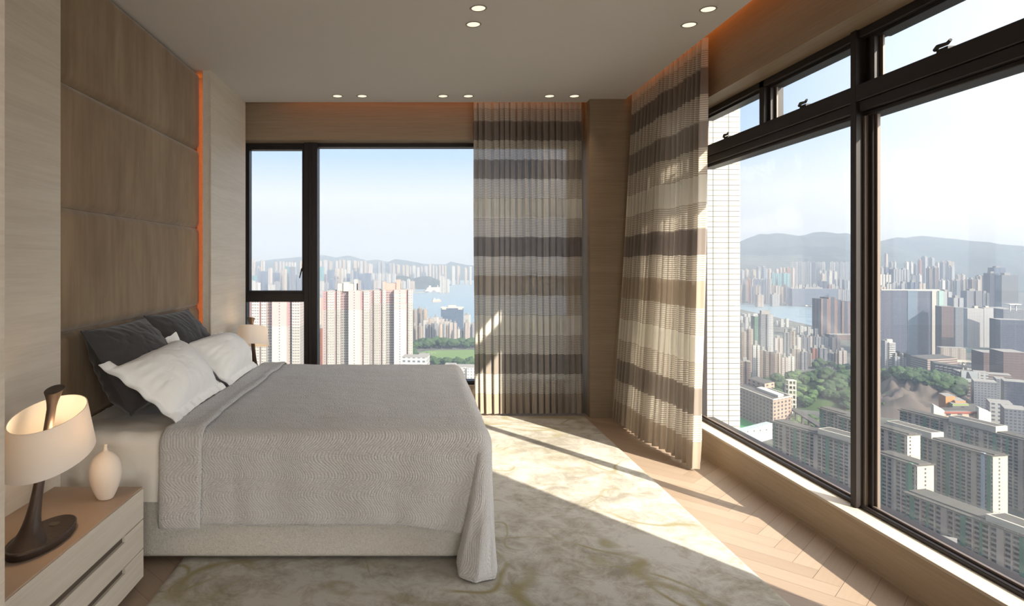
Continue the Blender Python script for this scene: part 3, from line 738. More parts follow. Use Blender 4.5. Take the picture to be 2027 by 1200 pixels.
# ---- vase
m = MB(); prof = [(0.0, 0.0), (0.026, 0.0), (0.030, 0.004), (0.043, 0.030), (0.057, 0.068), (0.0625, 0.105), (0.059, 0.140), (0.046, 0.168), (0.028, 0.184), (0.0125, 0.191), (0.0075, 0.196), (0.0065, 0.206), (0.0068, 0.214), (0.0095, 0.219), (0.0085, 0.2205), (0.005, 0.216), (0.004, 0.19)]
m.grid(lambda u, v: (lambda r, z: (-1.252+r*math.cos(2*PI*u), 2.560+r*math.sin(2*PI*u), 0.4142+z))(*[(prof[int(min(v*(len(prof)-1), len(prof)-1.001))][k]*(1-(v*(len(prof)-1)) % 1)+prof[min(int(v*(len(prof)-1))+1, len(prof)-1)][k]*((v*(len(prof)-1)) % 1)) if v < 1 else prof[-1][k] for k in (0, 1)]), 48, len(prof)-1, closed_u=True)
vase = m.build('vase', M['ceramic'])
md = vase.modifiers.new('smooth', 'SUBSURF'); md.levels = 1; md.render_levels = 2
tag(vase, 'cream egg-shaped bottle vase with a tiny neck on the near nightstand', 'vase')
# cable of the lamp and the socket plates
o = MB().tube([Vector((-1.30, 2.03, 0.418)), Vector((-1.36, 2.05, 0.4175)), Vector((-1.45, 2.12, 0.4175)), Vector((-1.51, 2.24, 0.4175)), Vector((-1.532, 2.36, 0.4175))], 0.003, 8).build('cable', M['shadow_gap'])
tag(o, 'black lamp cable lying on the near nightstand top', 'cable')
o = MB().box(-1.5370, -1.530, 2.235, 2.33, 0.800, 0.812).box(-1.5370, -1.512, 2.322, 2.33, 0.800, 0.812).build('wall_bracket', M['chrome'])
tag(o, 'small dark metal bracket on the wood panel behind the near lamp', 'bracket')
o = MB().box(-1.5370, -1.531, 5.06, 5.14, 0.775, 0.785).build('wall_bracket', M['chrome'])
tag(o, 'thin metal bracket on the wood column behind the far white pillow', 'bracket')
# ---- curtains
def curtain(name, p0, p1, inward, width_folds, amp, flare, seedv, label, ztop=2.83, zbot=0.018, topin=0.0):
    p0, p1 = Vector(p0), Vector(p1); d = (p1-p0); L = d.length; d.normalize(); nrm = Vector(inward)
    NU, NV = 720, 48
    ph = [0.0]
    for i in range(NU): ph.append(ph[-1]+(1+0.55*mnoise.noise(Vector((i/NU*9, seedv, 0))))*2*PI*width_folds/NU)
    arc = [0.0]
    def off(i, z):
        a = ph[i]; h = 1-z/2.83
        w = (2.0*abs(math.sin(a/2+0.25*math.sin(h*2+i*0.02)))**0.75-1.15)*0.85+0.12*math.sin(2*a+1.1+h*1.5)+0.35*mnoise.noise(Vector((i/NU*14, h*1.4, seedv+3)))
        A = amp*(0.55+0.45*sstep(0.0, 0.25, h))*(0.75+0.5*mnoise.noise(Vector((i/NU*5, 3.0, seedv))))
        return w*A, h
    def fn(u, v):
        i = int(round(u*NU)); z = zbot+(ztop-zbot)*(1-v)
        w, h = off(i, z)
        lat = 0.012*mnoise.noise(Vector((u*7, h*2.0, seedv+8)))+0.35*amp*math.cos(ph[i])*0.5
        fl = flare(u)*h**1.5
        q = p0+d*(L*u+lat)+nrm*(w+fl); return (q.x, q.y, z)
    dist = [0.0]
    for i in range(NU): dist.append(dist[-1]+math.dist(fn(i/NU, 0.5)[:2], fn((i+1)/NU, 0.5)[:2]))
    uvf = lambda u, v: (dist[int(round(u*NU))], zbot+(ztop-zbot)*(1-v)+0.02*mnoise.noise(Vector((u*5, 0, seedv))))
    o = MB().grid(fn, NU, NV, uvfn=uvf).build(name, M['curtain'])
    tag(o, label, 'curtain', 'banded sheer curtains')
    return o
curtain('curtain', (0.505, 5.757, 0), (1.487, 5.757, 0), (0, -1, 0), 17, 0.050, lambda u: 0.075, 1.0,
        'banded beige sheer curtain hanging over the back window')
curtain('curtain', (1.880, 4.135, 0), (1.865, 5.52, 0), (-1, 0, 0), 19, 0.055, lambda u: 0.05+0.10*sstep(0.05, 0.6, u), 5.0,
        'banded beige sheer curtain hanging at the far end of the right window')
# ---- ceiling downlights
def downlight(x, y, label, light=True):
    t = empty('downlight', (x, y, 2.80)); tag(t, label, 'ceiling light', 'round recessed ceiling lights')
    n = 32; m = MB(); vs = []
    for r, z in ((0.048, 2.7985), (0.046, 2.7965), (0.0395, 2.7970), (0.0385, 2.7992)):
        vs += [(x+r*math.cos(2*PI*i/n), y+r*math.sin(2*PI*i/n), z) for i in range(n)]
    m.add(vs, [(k*n+i, k*n+(i+1) % n, (k+1)*n+(i+1) % n, (k+1)*n+i) for k in range(3) for i in range(n)], 0, True)
    m.build('trim_ring', M['trim_ring'], t)
    MB().tube([Vector((x, y, 2.7990)), Vector((x, y, 2.7984))], 0.0385, 28).build('lens', M['lens'], t)
    sl = bpy.data.lights.new('downlight_lamp', 'SPOT'); sl.energy = 9.0; sl.color = (1, 0.80, 0.55); sl.spot_size = math.radians(75); sl.spot_blend = 0.8; sl.shadow_soft_size = 0.03
    so_ = bpy.data.objects.new('downlight_lamp', sl); COL.objects.link(so_); so_.parent = t; so_.location = (0, 0, -0.012)
back_x = [(-0.683, 'leftmost of the six'), (-0.470, 'second from left of the six'), (0.226, 'third from left of the six'), (0.444, 'fourth from left of the six'), (1.144, 'fifth from left of the six'), (1.358, 'rightmost of the six')]
for x, w in back_x: downlight(x, 5.483, 'round ceiling downlight, %s along the back window wall' % w)
downlight(0.348, 3.59, 'round downlight in mid ceiling, upper of the middle pair')
downlight(0.341, 3.833, 'round downlight in mid ceiling, lower of the middle pair')
downlight(1.650, 3.604, 'round downlight beside the right soffit, upper of that pair')
downlight(1.643, 3.840, 'round downlight beside the right soffit, lower of that pair')
# ================================================================== the city outside
GZ = -190.0                               # street and sea level below the bedroom floor
def ground_pt(x, y):                      # the street-level point seen at pixel x, y
    return at(x, y, (EYE-GZ)*FPX/(y-VPY))
KX = 0.37                                 # all outdoor colours darkened so the sunlit city does not overexpose beside the room
def ex(r, g, b): c = srgb(r, g, b); return (c[0]*KX, c[1]*KX, c[2]*KX, 1)
def facade(name, wall, win, bay=3.0, floor=2.9, ww=0.55, wh=0.45, col2=None, c2bay=12.0, c2w=0.25, ztop=None, wall_top=None, gloss=0.6):
    """wall with a window grid; uv in metres round the outline and up. col2: contrasting upright strips; wall_top: other wall colour above ztop"""
    n = NT(name); tc = n.node('ShaderNodeTexCoord'); sp = n.node('ShaderNodeSeparateXYZ'); n.put(sp.inputs[0], tc.outputs['UV'])
    oi = n.node('ShaderNodeObjectInfo')
    u, v = sp.outputs[0], sp.outputs[1]
    inx = n.math('LESS_THAN', n.math('ABSOLUTE', n.math('SUBTRACT', n.math('FRACT', n.math('DIVIDE', u, bay)), 0.5)), ww/2)
    iny = n.math('LESS_THAN', n.math('ABSOLUTE', n.math('SUBTRACT', n.math('FRACT', n.math('DIVIDE', v, floor)), 0.5)), wh/2)
    m = n.math('MULTIPLY', inx, iny)
    w = wall
    if wall_top: w = n.mix(n.math('GREATER_THAN', v, ztop), wall, wall_top)
    if col2: w = n.mix(n.math('LESS_THAN', n.math('FRACT', n.math('DIVIDE', u, c2bay)), c2w), w, col2)
    dirt = n.noise(n.coords('Object'), 0.12, 4)
    w = n.mix(n.math('MULTIPLY', dirt, 0.35), w, tuple(k*0.75 for k in (wall[:3]))+(1,))
    cell = n.node('ShaderNodeTexWhiteNoise'); cv = n.node('ShaderNodeCombineXYZ')
    n.put(cv.inputs[0], n.math('FLOOR', n.math('DIVIDE', u, bay))); n.put(cv.inputs[1], n.math('FLOOR', n.math('DIVIDE', v, floor)))
    n.put(cell.inputs[0], cv.outputs[0])
    wc = n.mix(n.math('MULTIPLY', cell.outputs[0], 0.5), win, tuple(min(1, k*1.6+0.02) for k in win[:3])+(1,))
    c = n.mix(m, w, wc)
    c = n.mix(n.math('MULTIPLY', oi.outputs['Random'], 0.22), c, (0.02, 0.02, 0.025, 1))
    return n.done(n.pbsdf(c, gloss, 0, 0.25))
EX = {}
GL = ex(95, 105, 120)
EX['white'] = facade('white tower wall', ex(238, 234, 228), ex(130, 135, 145), 3.2, 2.9, 0.5, 0.42)
EX['cream'] = facade('cream tower wall', ex(240, 222, 200), ex(140, 135, 135), 3.4, 2.9, 0.5, 0.42, ex(200, 180, 165), 14, 0.3)
EX['pinkish'] = facade('pale pink tower wall', ex(230, 212, 204), ex(140, 128, 130), 3.2, 2.9, 0.5, 0.42, ex(240, 232, 225), 11, 0.4)
EX['beige'] = facade('beige tower wall', ex(206, 192, 178), ex(112, 108, 112), 3.0, 2.9, 0.55, 0.45, ex(160, 140, 125), 13, 0.3)
EX['grey'] = facade('grey tower wall', ex(150, 152, 160), ex(80, 85, 100), 3.0, 3.0, 0.6, 0.5)
EX['greywhite'] = facade('grey white tower wall', ex(205, 205, 208), ex(95, 100, 112), 3.6, 2.9, 0.6, 0.42, ex(165, 168, 176), 10, 0.35)
EX['blue'] = facade('blue glass tower wall', ex(128, 140, 162), ex(92, 104, 132), 3.0, 3.6, 0.8, 0.7, None, gloss=0.35)
EX['dark'] = facade('dark glass tower wall', ex(92, 96, 116), ex(58, 62, 84), 2.6, 3.4, 0.7, 0.62, ex(130, 132, 145), 21, 0.08, gloss=0.4)
EX['teal'] = facade('teal netted tower wall', ex(120, 178, 186), ex(100, 160, 172), 9.0, 9.0, 0.3, 0.9)
EX['green_net'] = facade('green netted tower wall', ex(92, 135, 118), ex(82, 124, 108), 8.0, 4.0, 0.2, 0.8)
EX['orange'] = facade('orange brown tower wall', ex(190, 120, 90), ex(95, 80, 85), 3.0, 2.9, 0.5, 0.45)
EX['brown'] = facade('brown tower wall', ex(120, 100, 95), ex(70, 68, 78), 3.0, 3.2, 0.6, 0.5, ex(170, 150, 135), 16, 0.22)
EX['brick'] = facade('red brown brick wall', ex(128, 100, 94), ex(75, 65, 68), 6.0, 3.6, 0.7, 0.3)
EX['twin'] = facade('tall bronze and blue tower wall', ex(70, 74, 92), ex(52, 58, 80), 3.0, 3.0, 0.6, 0.5, ex(176, 132, 104), 15, 0.30)
EX['perf'] = facade('white perforated wall', ex(208, 208, 212), ex(105, 108, 118), 3.4, 3.0, 0.42, 0.5)
EX['stripe'] = facade('ribbon banded garage wall', ex(200, 180, 165), ex(84, 72, 74), 60, 3.4, 1.1, 0.55)
EX['lowwhite'] = facade('white low house wall', ex(236, 236, 234), ex(105, 112, 124), 5.0, 4.0, 0.55, 0.45)
EX['glasscube'] = facade('dark blue curtain wall', ex(104, 120, 142), ex(74, 92, 118), 3.4, 3.4, 0.86, 0.82, gloss=0.3)
EX['roof'] = mat_plain('grey roof', ex(175, 172, 168), 0.9, 0, 0.1, 0.15, 0.05)
EX['roof_dark'] = mat_plain('dark weathered roof', ex(112, 108, 104), 0.9, 0, 0.1, 0.25, 0.2)
EX['concrete'] = mat_plain('cream concrete', ex(228, 220, 205), 0.85, 0, 0.15, 0.08, 0.2)
EX['trunk'] = mat_plain('bark', ex(90, 75, 60), 0.9)
def m_leaf(name, c1, c2, c3):
    n = NT(name); oi = n.node('ShaderNodeObjectInfo')
    a = n.noise(n.coords('Object'), 0.55, 5, 0.7)
    c = n.ramp(a, [(0.32, c1[:3]), (0.5, c2[:3]), (0.68, c3[:3])])
    c = n.mix(n.math('MULTIPLY', oi.outputs['Random'], 0.4), c, tuple(k*0.7 for k in c1[:3])+(1,))
    return n.done(n.pbsdf(c, 0.8, 0, 0.15, n.bump(a, 0.9, 1.0)))
EX['leaf'] = m_leaf('dark green foliage', ex(45, 68, 42), ex(70, 98, 56), ex(105, 130, 78))
EX['leaf_light'] = m_leaf('fresh green foliage', ex(70, 98, 55), ex(98, 128, 72), ex(140, 160, 100))
# ---------------------------------------------------------------- land, sea, hills
def flat(name, pts, z, mat, thick=2.0):
    return MB().prism([(p[0], p[1]) for p in pts], z-thick, z, 0).build(name, mat)
def m_sea():
    n = NT('harbour water'); v = n.coords('Object', (1, 0.35, 1))
    f = n.noise(v, 0.004, 4); w = n.noise(v, 0.05, 3)
    c = n.mix(f, ex(140, 168, 186), ex(158, 184, 200))
    return n.done(n.pbsdf(c, 0.35, 0, 0.5, n.bump(w, 0.3, 2.0)))
sea = flat('harbour_sea', [(-9000, 1000), (14000, 1000), (14000, 16000), (-9000, 16000)], GZ-1.0, m_sea()); sea['kind'] = 'structure'
n = NT('city ground'); f = n.noise(n.coords('Object'), 0.02, 5, 0.65)
gm = n.done(n.pbsdf(n.ramp(f, [(0.35, ex(96, 98, 92)[:3]), (0.55, ex(128, 128, 122)[:3]), (0.7, ex(90, 108, 78)[:3])]), 0.9, 0, 0.1))
near = [(-6000, -300), (-6000, 1950), (-200, 1950), (200, 1985), (700, 2200), (1334, 2640), (1262, 2250), (1185, 1850), (1300, 1700), (1700, 1650), (9000, 1650), (9000, -300)]
o = flat('city_ground', near, GZ, gm); o['kind'] = 'structure'
far1 = [ground_pt(x, y) for x, y in ((380, 590), (480, 588), (600, 586), (700, 581), (760, 572), (800, 566), (850, 562), (890, 556), (940, 550), (1000, 548))]
far1 = [(p.x, p.y) for p in far1]+[(6000, 11000), (6000, 15500), (-9000, 15500), (-9000, 3600)]
o = flat('far_shore_land', far1, GZ+1, gm); o['kind'] = 'structure'
far2 = [ground_pt(x, y) for x, y in ((1400, 594), (1500, 600.5), (1560, 604.5), (1640, 610), (1720, 617), (2100, 640))]
far2 = [(p.x, p.y) for p in far2]+[(13000, 6000), (13000, 15500), (1800, 15500), (1300, 4200)]
o = flat('island_shore_land', far2, GZ+1, gm); o['kind'] = 'structure'
def m_hill(name, a, b):
    n = NT(name); f = n.noise(n.coords('Object'), 0.004, 6, 0.65)
    return n.done(n.pbsdf(n.ramp(f, [(0.35, a[:3]), (0.65, b[:3])]), 0.95, 0, 0.05))
HILLM = m_hill('wooded hillside', ex(46, 60, 52), ex(74, 84, 72))
def ridge(name, prof, Yr, depth, rough, seedv, label, base=None):
    """a hill range whose crest runs along the given outline at distance Yr and falls towards the viewer over the given depth"""
    xs = [p[0] for p in prof]
    def crest(x):
        for (a, ya), (b, yb) in zip(prof, prof[1:]):
            if x <= b:
                t = sstep(a, b, x)*0.5+0.5*(x-a)/(b-a); return ya+(yb-ya)*t
        return prof[-1][1]
    def fn(u, v):
        x = xs[0]+(xs[-1]-xs[0])*u; c = at(x, crest(x), Yr); d = (v*2-1)       # -1 foot on this side, 0 crest, 1 foot beyond
        Y = Yr+d*depth; X = (x-VPX)*Yr/FPX+(d*depth)*0.2
        hgt = c.z-GZ
        k = max(0, 1-abs(d)**1.25); nz = fbm(X*0.0016, Y*0.0016, seedv, 5)
        z = GZ-5+hgt*(k+nz*0.55*k*(1-k)*rough)+5*k
        if abs(d) > 0.02: z = min(z, GZ+(c.z-GZ)*(1-0.25*abs(d)))
        return (X, Y, z)
    o = MB().grid(fn, 220, 40).build(name, HILLM); o['kind'] = 'structure'; o['label'] = label
    return o
ridge('hill_range', [(380, 530), (500, 526), (520, 519), (545, 513), (570, 511), (600, 508), (640, 505), (662, 510), (672, 509), (690, 506), (705, 511), (725, 516), (745, 514), (762, 518), (800, 521), (860, 523), (1000, 527), (1100, 540)], 9500, 2600, 0.6, 1.0, 'hazy far hills beyond the far shore')
ridge('hill_range', [(730, 535), (765, 521), (782, 513), (800, 515), (822, 519), (845, 524), (870, 529), (900, 536)], 8200, 900, 0.6, 5.0, 'rounded hill behind the row of white towers')
ridge('hill_range', [(862, 535), (880, 524), (893, 518), (910, 522), (935, 527), (970, 533), (1000, 540)], 8300, 800, 0.6, 8.0, 'small peak behind the last white towers on the right')
ridge('hill_range', [(770, 548), (800, 546), (820, 551), (835, 547), (850, 547), (865, 553), (880, 560)], 5000, 420, 0.4, 13.0, 'low dark headland by the far shore behind the cruise ship')
ridge('mountain_ridge', [(1380, 500), (1440, 488), (1466, 479), (1490, 468), (1505, 463), (1518, 464), (1535, 462), (1548, 462), (1575, 468), (1590, 466), (1612, 460), (1630, 459), (1650, 461), (1668, 467), (1690, 475), (1715, 485), (1735, 488), (1752, 480), (1768, 472), (1775, 470), (1784, 473), (1805, 469), (1825, 467), (1845, 469), (1865, 472), (1878, 472), (1892, 477), (1915, 478), (1935, 482), (1950, 487), (1975, 490), (2005, 496), (2040, 499), (2200, 510)], 6300, 2300, 1.2, 21.0, 'blue wooded mountain ridge above the island city')
ridge('mountain_ridge', [(1440, 520), (1480, 517), (1530, 516), (1545, 520), (1560, 514), (1585, 511), (1600, 513), (1615, 507), (1632, 503), (1650, 507), (1665, 506), (1690, 500), (1720, 506), (1760, 520)], 4900, 900, 0.8, 27.0, 'lower wooded spur in front of the mountain ridge')
# ---------------------------------------------------------------- simple towers, one object each
def plan(kind, w, d):
    a, b = w/2, d/2
    if kind == 'cross':
        p, q = a*0.42, b*0.42
        return [(-p, -b), (p, -b), (p, -q), (a, -q), (a, q), (p, q), (p, b), (-p, b), (-p, q), (-a, q), (-a, -q), (-p, -q)]
    if kind == 'notch':
        p = a*0.16
        return [(-a, -b), (-p, -b), (-p, -b+2.5), (p, -b+2.5), (p, -b), (a, -b), (a, b), (-a, b)]
    if kind == 'ribs':
        n = max(3, int(w/9)); pts = []
        for k in range(n):
            x0 = -a+w*k/n; x1 = x0+w/n*0.62; x2 = -a+w*(k+1)/n
            pts += [(x0, -b), (x1, -b), (x1, -b+3), (x2, -b+3)] if k < n-1 else [(x0, -b), (a, -b)]
        return pts+[(a, b), (-a, b)]
    return [(-a, -b), (a, -b), (a, b), (-a, b)]
def tower(x0, x1, ytop, Y, mat, shape='cross', rot=-14, depth=None, zb=GZ, name='tower', head=True):
    w = (x1-x0)*Y/FPX; c = at((x0+x1)/2, ytop, Y); d = depth or max(10, min(w, 28))
    r = math.radians(rot); view = math.atan2(c.x, c.y)
    fac = abs(math.cos(r+view))+(d/w)*abs(math.sin(r+view))*(0.75 if shape == 'cross' else 1.0)
    w2 = w/max(0.75, fac)
    pl = [(c.x+px*math.cos(r)-py*math.sin(r), c.y+d/2+px*math.sin(r)+py*math.cos(r)) for px, py in plan(shape, w2, d)]
    m = MB().prism(pl, zb, c.z, 0, cap=1)
    if head:
        hw, hd = w2*0.22, d*0.25; hh = 4+2.5*random.random()
        pq = [(c.x+px*math.cos(r)-py*math.sin(r), c.y+d/2+px*math.sin(r)+py*math.cos(r)) for px, py in ((-hw, -hd), (hw*0.7, -hd), (hw*0.7, hd), (-hw, hd))]
        m.prism(pq, c.z-0.5, c.z+hh, 1)
    return m.build(name, [EX[mat], EX['roof']])
ORD = ['first', 'second', 'third', 'fourth', 'fifth', 'sixth', 'seventh', 'eighth', 'ninth', 'tenth', 'eleventh', 'twelfth', '13th', '14th', '15th', '16th', '17th', '18th', '19th', '20th', '21st', '22nd', '23rd', '24th', '25th', '26th', '27th', '28th', '29th', '30th']
WORD = {'white': 'white', 'cream': 'cream', 'pinkish': 'pale pink', 'beige': 'beige', 'grey': 'grey', 'greywhite': 'grey-white', 'blue': 'blue-grey', 'dark': 'dark', 'teal': 'teal-wrapped', 'green_net': 'green-netted', 'orange': 'orange-brown', 'brown': 'brown', 'brick': 'red-brown', 'twin': 'bronze and blue', 'perf': 'white gridded', 'stripe': 'banded', 'lowwhite': 'white', 'glasscube': 'blue glass'}
def row(where, items, Y, group, shape='cross', zb=GZ, kind='tower', jitter=60, rot=-14):
    items = sorted(items, key=lambda t: t[0]+t[1])
    for k, it in enumerate(items):
        x0, x1, yt, mt = it[:4]; opt = it[4] if len(it) > 4 else {}
        yy = opt.get('Y', Y)+(k % 3-1)*0.02*Y+random.uniform(-4, 4)
        o = tower(x0, x1, yt, yy, mt, opt.get('shape', shape), opt.get('rot', rot+random.uniform(-4, 4)), opt.get('depth'), opt.get('zb', zb), opt.get('name', 'tower'), opt.get('head', True))
        tag(o, '%s %s, %s from left %s' % (WORD[mt], opt.get('word', kind), ORD[k], where), 'building', group)
# --- far shore, seen in the back window
row('of the far-shore row, wide back pane', [
    (776.4, 782, 522.6, 'cream'), (784, 792, 524.5, 'cream'), (795, 801.5, 525.5, 'cream'), (802, 809.5, 525.5, 'cream'), (810.5, 814, 528, 'cream'), (815, 823, 526.5, 'white'), (824, 831, 530, 'white'), (832, 837, 527.5, 'cream'),
    (839, 847, 527, 'white'), (848.5, 854, 524, 'cream'), (855.5, 860, 526.5, 'white'), (861, 866, 527.5, 'cream'), (868, 873, 526, 'cream'), (874, 878.8, 526, 'cream'), (879.3, 884, 526, 'cream'), (893, 901, 527.5, 'white'), (903, 911, 527, 'cream'), (919, 925, 531, 'cream'), (928.5, 934, 528, 'white')],
    5600, 'white towers of the far shore', 'cross')
row('of the skyline behind the two pink towers', [
    (630, 637, 517, 'pinkish'), (638, 648, 515.5, 'white'), (649, 658, 518, 'cream'), (663, 669, 517, 'white'), (669.5, 675.5, 515.5, 'cream'), (676, 684, 515, 'cream'), (685, 694, 516, 'white'), (698, 706, 516.5, 'cream'), (707, 711, 518, 'cream'), (711.5, 718, 517, 'white'), (719, 726, 517, 'cream'), (727, 738, 523, 'pinkish'), (747, 753, 519, 'greywhite'), (754, 762, 519, 'greywhite'), (769, 776, 522, 'greywhite')],
    5200, 'pale towers under the far hills', 'cross')
row('of the skyline in the narrow casement', [
    (495, 499.5, 511.5, 'white'), (499.8, 505, 515, 'cream'), (508, 514, 528, 'pinkish'), (515, 519.5, 515.5, 'cream'), (519.8, 524, 517, 'white'), (543, 549, 519, 'cream'), (552, 557, 518, 'pinkish'), (558, 563, 518.5, 'white'), (564, 569, 519.5, 'pinkish'), (570, 575, 519.5, 'white'), (576, 580.5, 519.5, 'pinkish'), (581, 586, 520, 'white'), (591, 600, 517, 'cream')],
    5000, 'pale towers seen in the casement', 'cross')
row('of the middle row in the narrow casement', [
    (494, 498, 543, 'pinkish'), (498, 508, 546, 'teal'), (512, 529, 537.5, 'blue'), (531, 538, 531, 'pinkish'), (533, 541, 549, 'blue'), (539, 553, 540, 'blue'), (555, 560, 536, 'cream'), (560.5, 567, 533, 'cream'), (563, 572, 528, 'teal'), (572, 584, 528.5, 'grey'), (578, 587, 544, 'blue'), (587.5, 594, 545, 'grey'), (594, 600, 540, 'blue'), (542, 553, 558, 'greywhite'), (555, 570, 557, 'beige'), (570, 577, 558, 'pinkish')],
    4300, 'mixed blocks across the water in the casement', 'notch')
row('of the shore blocks in the narrow casement', [(494, 504, 556, 'white'), (504.5, 514, 560, 'white'), (530, 543, 564, 'white')], 3850, 'white shore blocks in the casement', 'notch')
row('of the middle row, wide back pane', [
    (631, 641, 528.5, 'teal'), (636, 643, 544, 'grey'), (641.5, 646, 543, 'orange'), (647, 661, 535, 'blue'), (662, 666, 540, 'pinkish'), (663, 671, 531.5, 'cream'), (672, 678, 531, 'cream'), (679, 685, 534, 'white'), (681, 693, 542, 'blue'), (693.5, 699, 535, 'greywhite'), (700, 706, 537, 'blue'), (707, 720, 542, 'blue'), (720.5, 735, 541, 'blue'), (735.5, 741, 541.5, 'white'), (742, 747, 542, 'greywhite'), (748, 754, 541.5, 'white'), (755.5, 761, 542, 'white'), (761.5, 767, 541.5, 'greywhite'), (767.5, 773, 542.5, 'white'), (773.5, 778.5, 542.5, 'greywhite'), (779, 783.5, 542.5, 'white')],
    4500, 'mixed blocks across the water in the wide pane', 'notch')
row('of the shore blocks behind the pink towers', [(631, 641, 557, 'white'), (642, 650, 560, 'greywhite'), (651, 662, 553, 'blue'), (663, 674, 555, 'beige'), (700, 714, 555, 'beige'), (740, 752, 556, 'pinkish'), (793, 803, 557, 'white'), (806, 812, 553, 'white'), (812, 821, 557, 'cream'), (871, 880, 547, 'white'), (880, 890, 553, 'white')],
    4050, 'low shore blocks in the wide pane', 'notch', kind='block')
# --- flats by the football pitch in the back window
row('of the flats beyond the playing field', [
    (817, 826, 614, 'beige'), (826, 836, 611, 'beige'), (836, 846.5, 613, 'cream'), (817, 826.5, 645, 'beige', {'Y': 1480}), (827, 837.5, 646, 'beige', {'Y': 1490}), (841, 852.5, 643, 'greywhite', {'Y': 1500}), (852.8, 857, 640, 'grey', {'Y': 1560}), (857, 867.5, 641, 'greywhite', {'Y': 1500}), (868, 875.5, 643, 'cream', {'Y': 1500}), (876, 882.5, 642, 'greywhite', {'Y': 1500}), (883, 888, 645, 'beige', {'Y': 1540}), (888, 897, 639, 'pinkish', {'Y': 1500}), (897.5, 905, 640, 'pinkish', {'Y': 1510}), (905, 911, 652, 'white', {'Y': 1480}), (911.5, 918, 655, 'grey', {'Y': 1470}), (918.5, 931, 639, 'pinkish', {'Y': 1530}), (931.5, 945, 642, 'greywhite', {'Y': 1500})],
    1750, 'flats beyond the playing field', 'cross')
row('of the roofscape before the glass cube', [(838, 848, 634, 'white'), (848, 858, 631, 'cream'), (858, 868, 628, 'white'), (868, 880, 632, 'pinkish'), (880, 890, 637, 'white'), (918, 932, 624, 'white', {'Y': 1850})], 1640, 'roofs around the blue glass cube', 'box', kind='block')
# --- island side, left pane of the right window
row('of the hillside row in the left pane', [
    (1568, 1580, 519, 'greywhite'), (1580.5, 1592, 519, 'greywhite'), (1592.5, 1598, 519, 'white'), (1598.5, 1608, 519.5, 'greywhite'), (1608.5, 1618, 519, 'grey'), (1618.5, 1628.5, 519.5, 'greywhite'), (1629, 1635, 519, 'white'), (1646, 1655, 519, 'white'), (1655.5, 1664, 519.5, 'greywhite'), (1664.5, 1673, 519.5, 'greywhite'), (1673.5, 1682, 519.5, 'greywhite')],
    3900, 'slab towers up the island hillside', 'ribs', rot=-28)
row('of the second row in the left pane', [
    (1467, 1476, 535, 'greywhite'), (1476.5, 1484, 534, 'cream'), (1489, 1499, 534.5, 'cream'), (1499.5, 1507, 537, 'greywhite'), (1500, 1509, 528.5, 'grey'), (1509.5, 1518, 528.5, 'blue'), (1508, 1514, 533, 'cream'), (1514.5, 1521, 533, 'greywhite'), (1521.5, 1529, 532.5, 'cream'), (1536, 1543, 533, 'pinkish'), (1543.5, 1550, 530, 'cream'), (1550.5, 1557, 531, 'cream'), (1557.5, 1566, 530, 'orange'), (1568, 1574.5, 530.5, 'cream'),
    (1622, 1630, 536.5, 'white'), (1630.5, 1640, 536.5, 'greywhite'), (1640.5, 1650, 536.5, 'white'), (1650.5, 1660, 538, 'white'), (1626, 1635, 542, 'cream', {'Y': 3300}), (1640.5, 1647, 546, 'white', {'Y': 3250}), (1653, 1660, 555, 'greywhite', {'Y': 3150}), (1661, 1669, 554, 'greywhite', {'Y': 3150}), (1670, 1678, 555, 'grey', {'Y': 3150}), (1678.3, 1682.5, 556, 'white', {'Y': 3120})],
    3450, 'second row of island towers in the left pane', 'cross')
row('of the teal scaffolded blocks', [(1529, 1536, 540.5, 'teal'), (1536.5, 1544, 541.5, 'teal'), (1544.5, 1552, 541, 'teal'), (1552.5, 1565, 541.5, 'teal')], 3300, 'teal scaffolded blocks', 'notch')
row('of the waterfront row in the left pane', [
    (1463, 1471, 564, 'beige'), (1471, 1477, 553, 'greywhite'), (1477.5, 1482, 557, 'cream'), (1482.3, 1487.5, 552.5, 'orange'), (1490, 1494, 552, 'pinkish'), (1487.5, 1497, 567, 'grey', {'Y': 2860}), (1497.3, 1508, 566, 'beige', {'Y': 2860}), (1495, 1506, 553, 'blue'), (1506.3, 1517, 554, 'blue'), (1517.5, 1525, 552, 'grey'), (1525.3, 1528.5, 551.5, 'white'), (1529.5, 1537, 564, 'beige'), (1537.3, 1546, 566, 'pinkish'), (1546.5, 1551, 568, 'cream'), (1551.3, 1557, 563, 'brown'), (1557.5, 1567, 569, 'blue'), (1567.3, 1572, 569, 'white'), (1624, 1640, 557, 'dark'), (1660.5, 1664, 573, 'pinkish', {'Y': 2800}), (1664.3, 1673, 573.5, 'greywhite', {'Y': 2800}), (1673.3, 1683, 574, 'greywhite', {'Y': 2800})],
    3020, 'waterfront towers in the left pane', 'notch', rot=-22)
row('of the jumble behind the long grey slab', [(1575, 1581, 566, 'white'), (1582, 1588, 564, 'white'), (1589, 1595, 568, 'cream'), (1596, 1602, 564, 'white'), (1603, 1609, 567, 'greywhite'), (1610, 1616, 563, 'white'), (1617, 1623, 567, 'white'), (1641, 1647, 564, 'orange'), (1648, 1654, 563, 'white'), (1655, 1660, 566, 'white')], 3080, 'small blocks behind the long grey slab', 'notch')
row('along the island promenade', [(1500, 1514, 584, 'beige'), (1529, 1545, 583, 'greywhite'), (1545.5, 1550, 584, 'cream')], 2790, 'low promenade blocks', 'box', kind='block')
o = tower(1573, 1660, 572, 2790, 'blue', 'box', -6, 30, name='office_slab'); tag(o, 'long low blue-grey slab along the island waterfront', 'building')
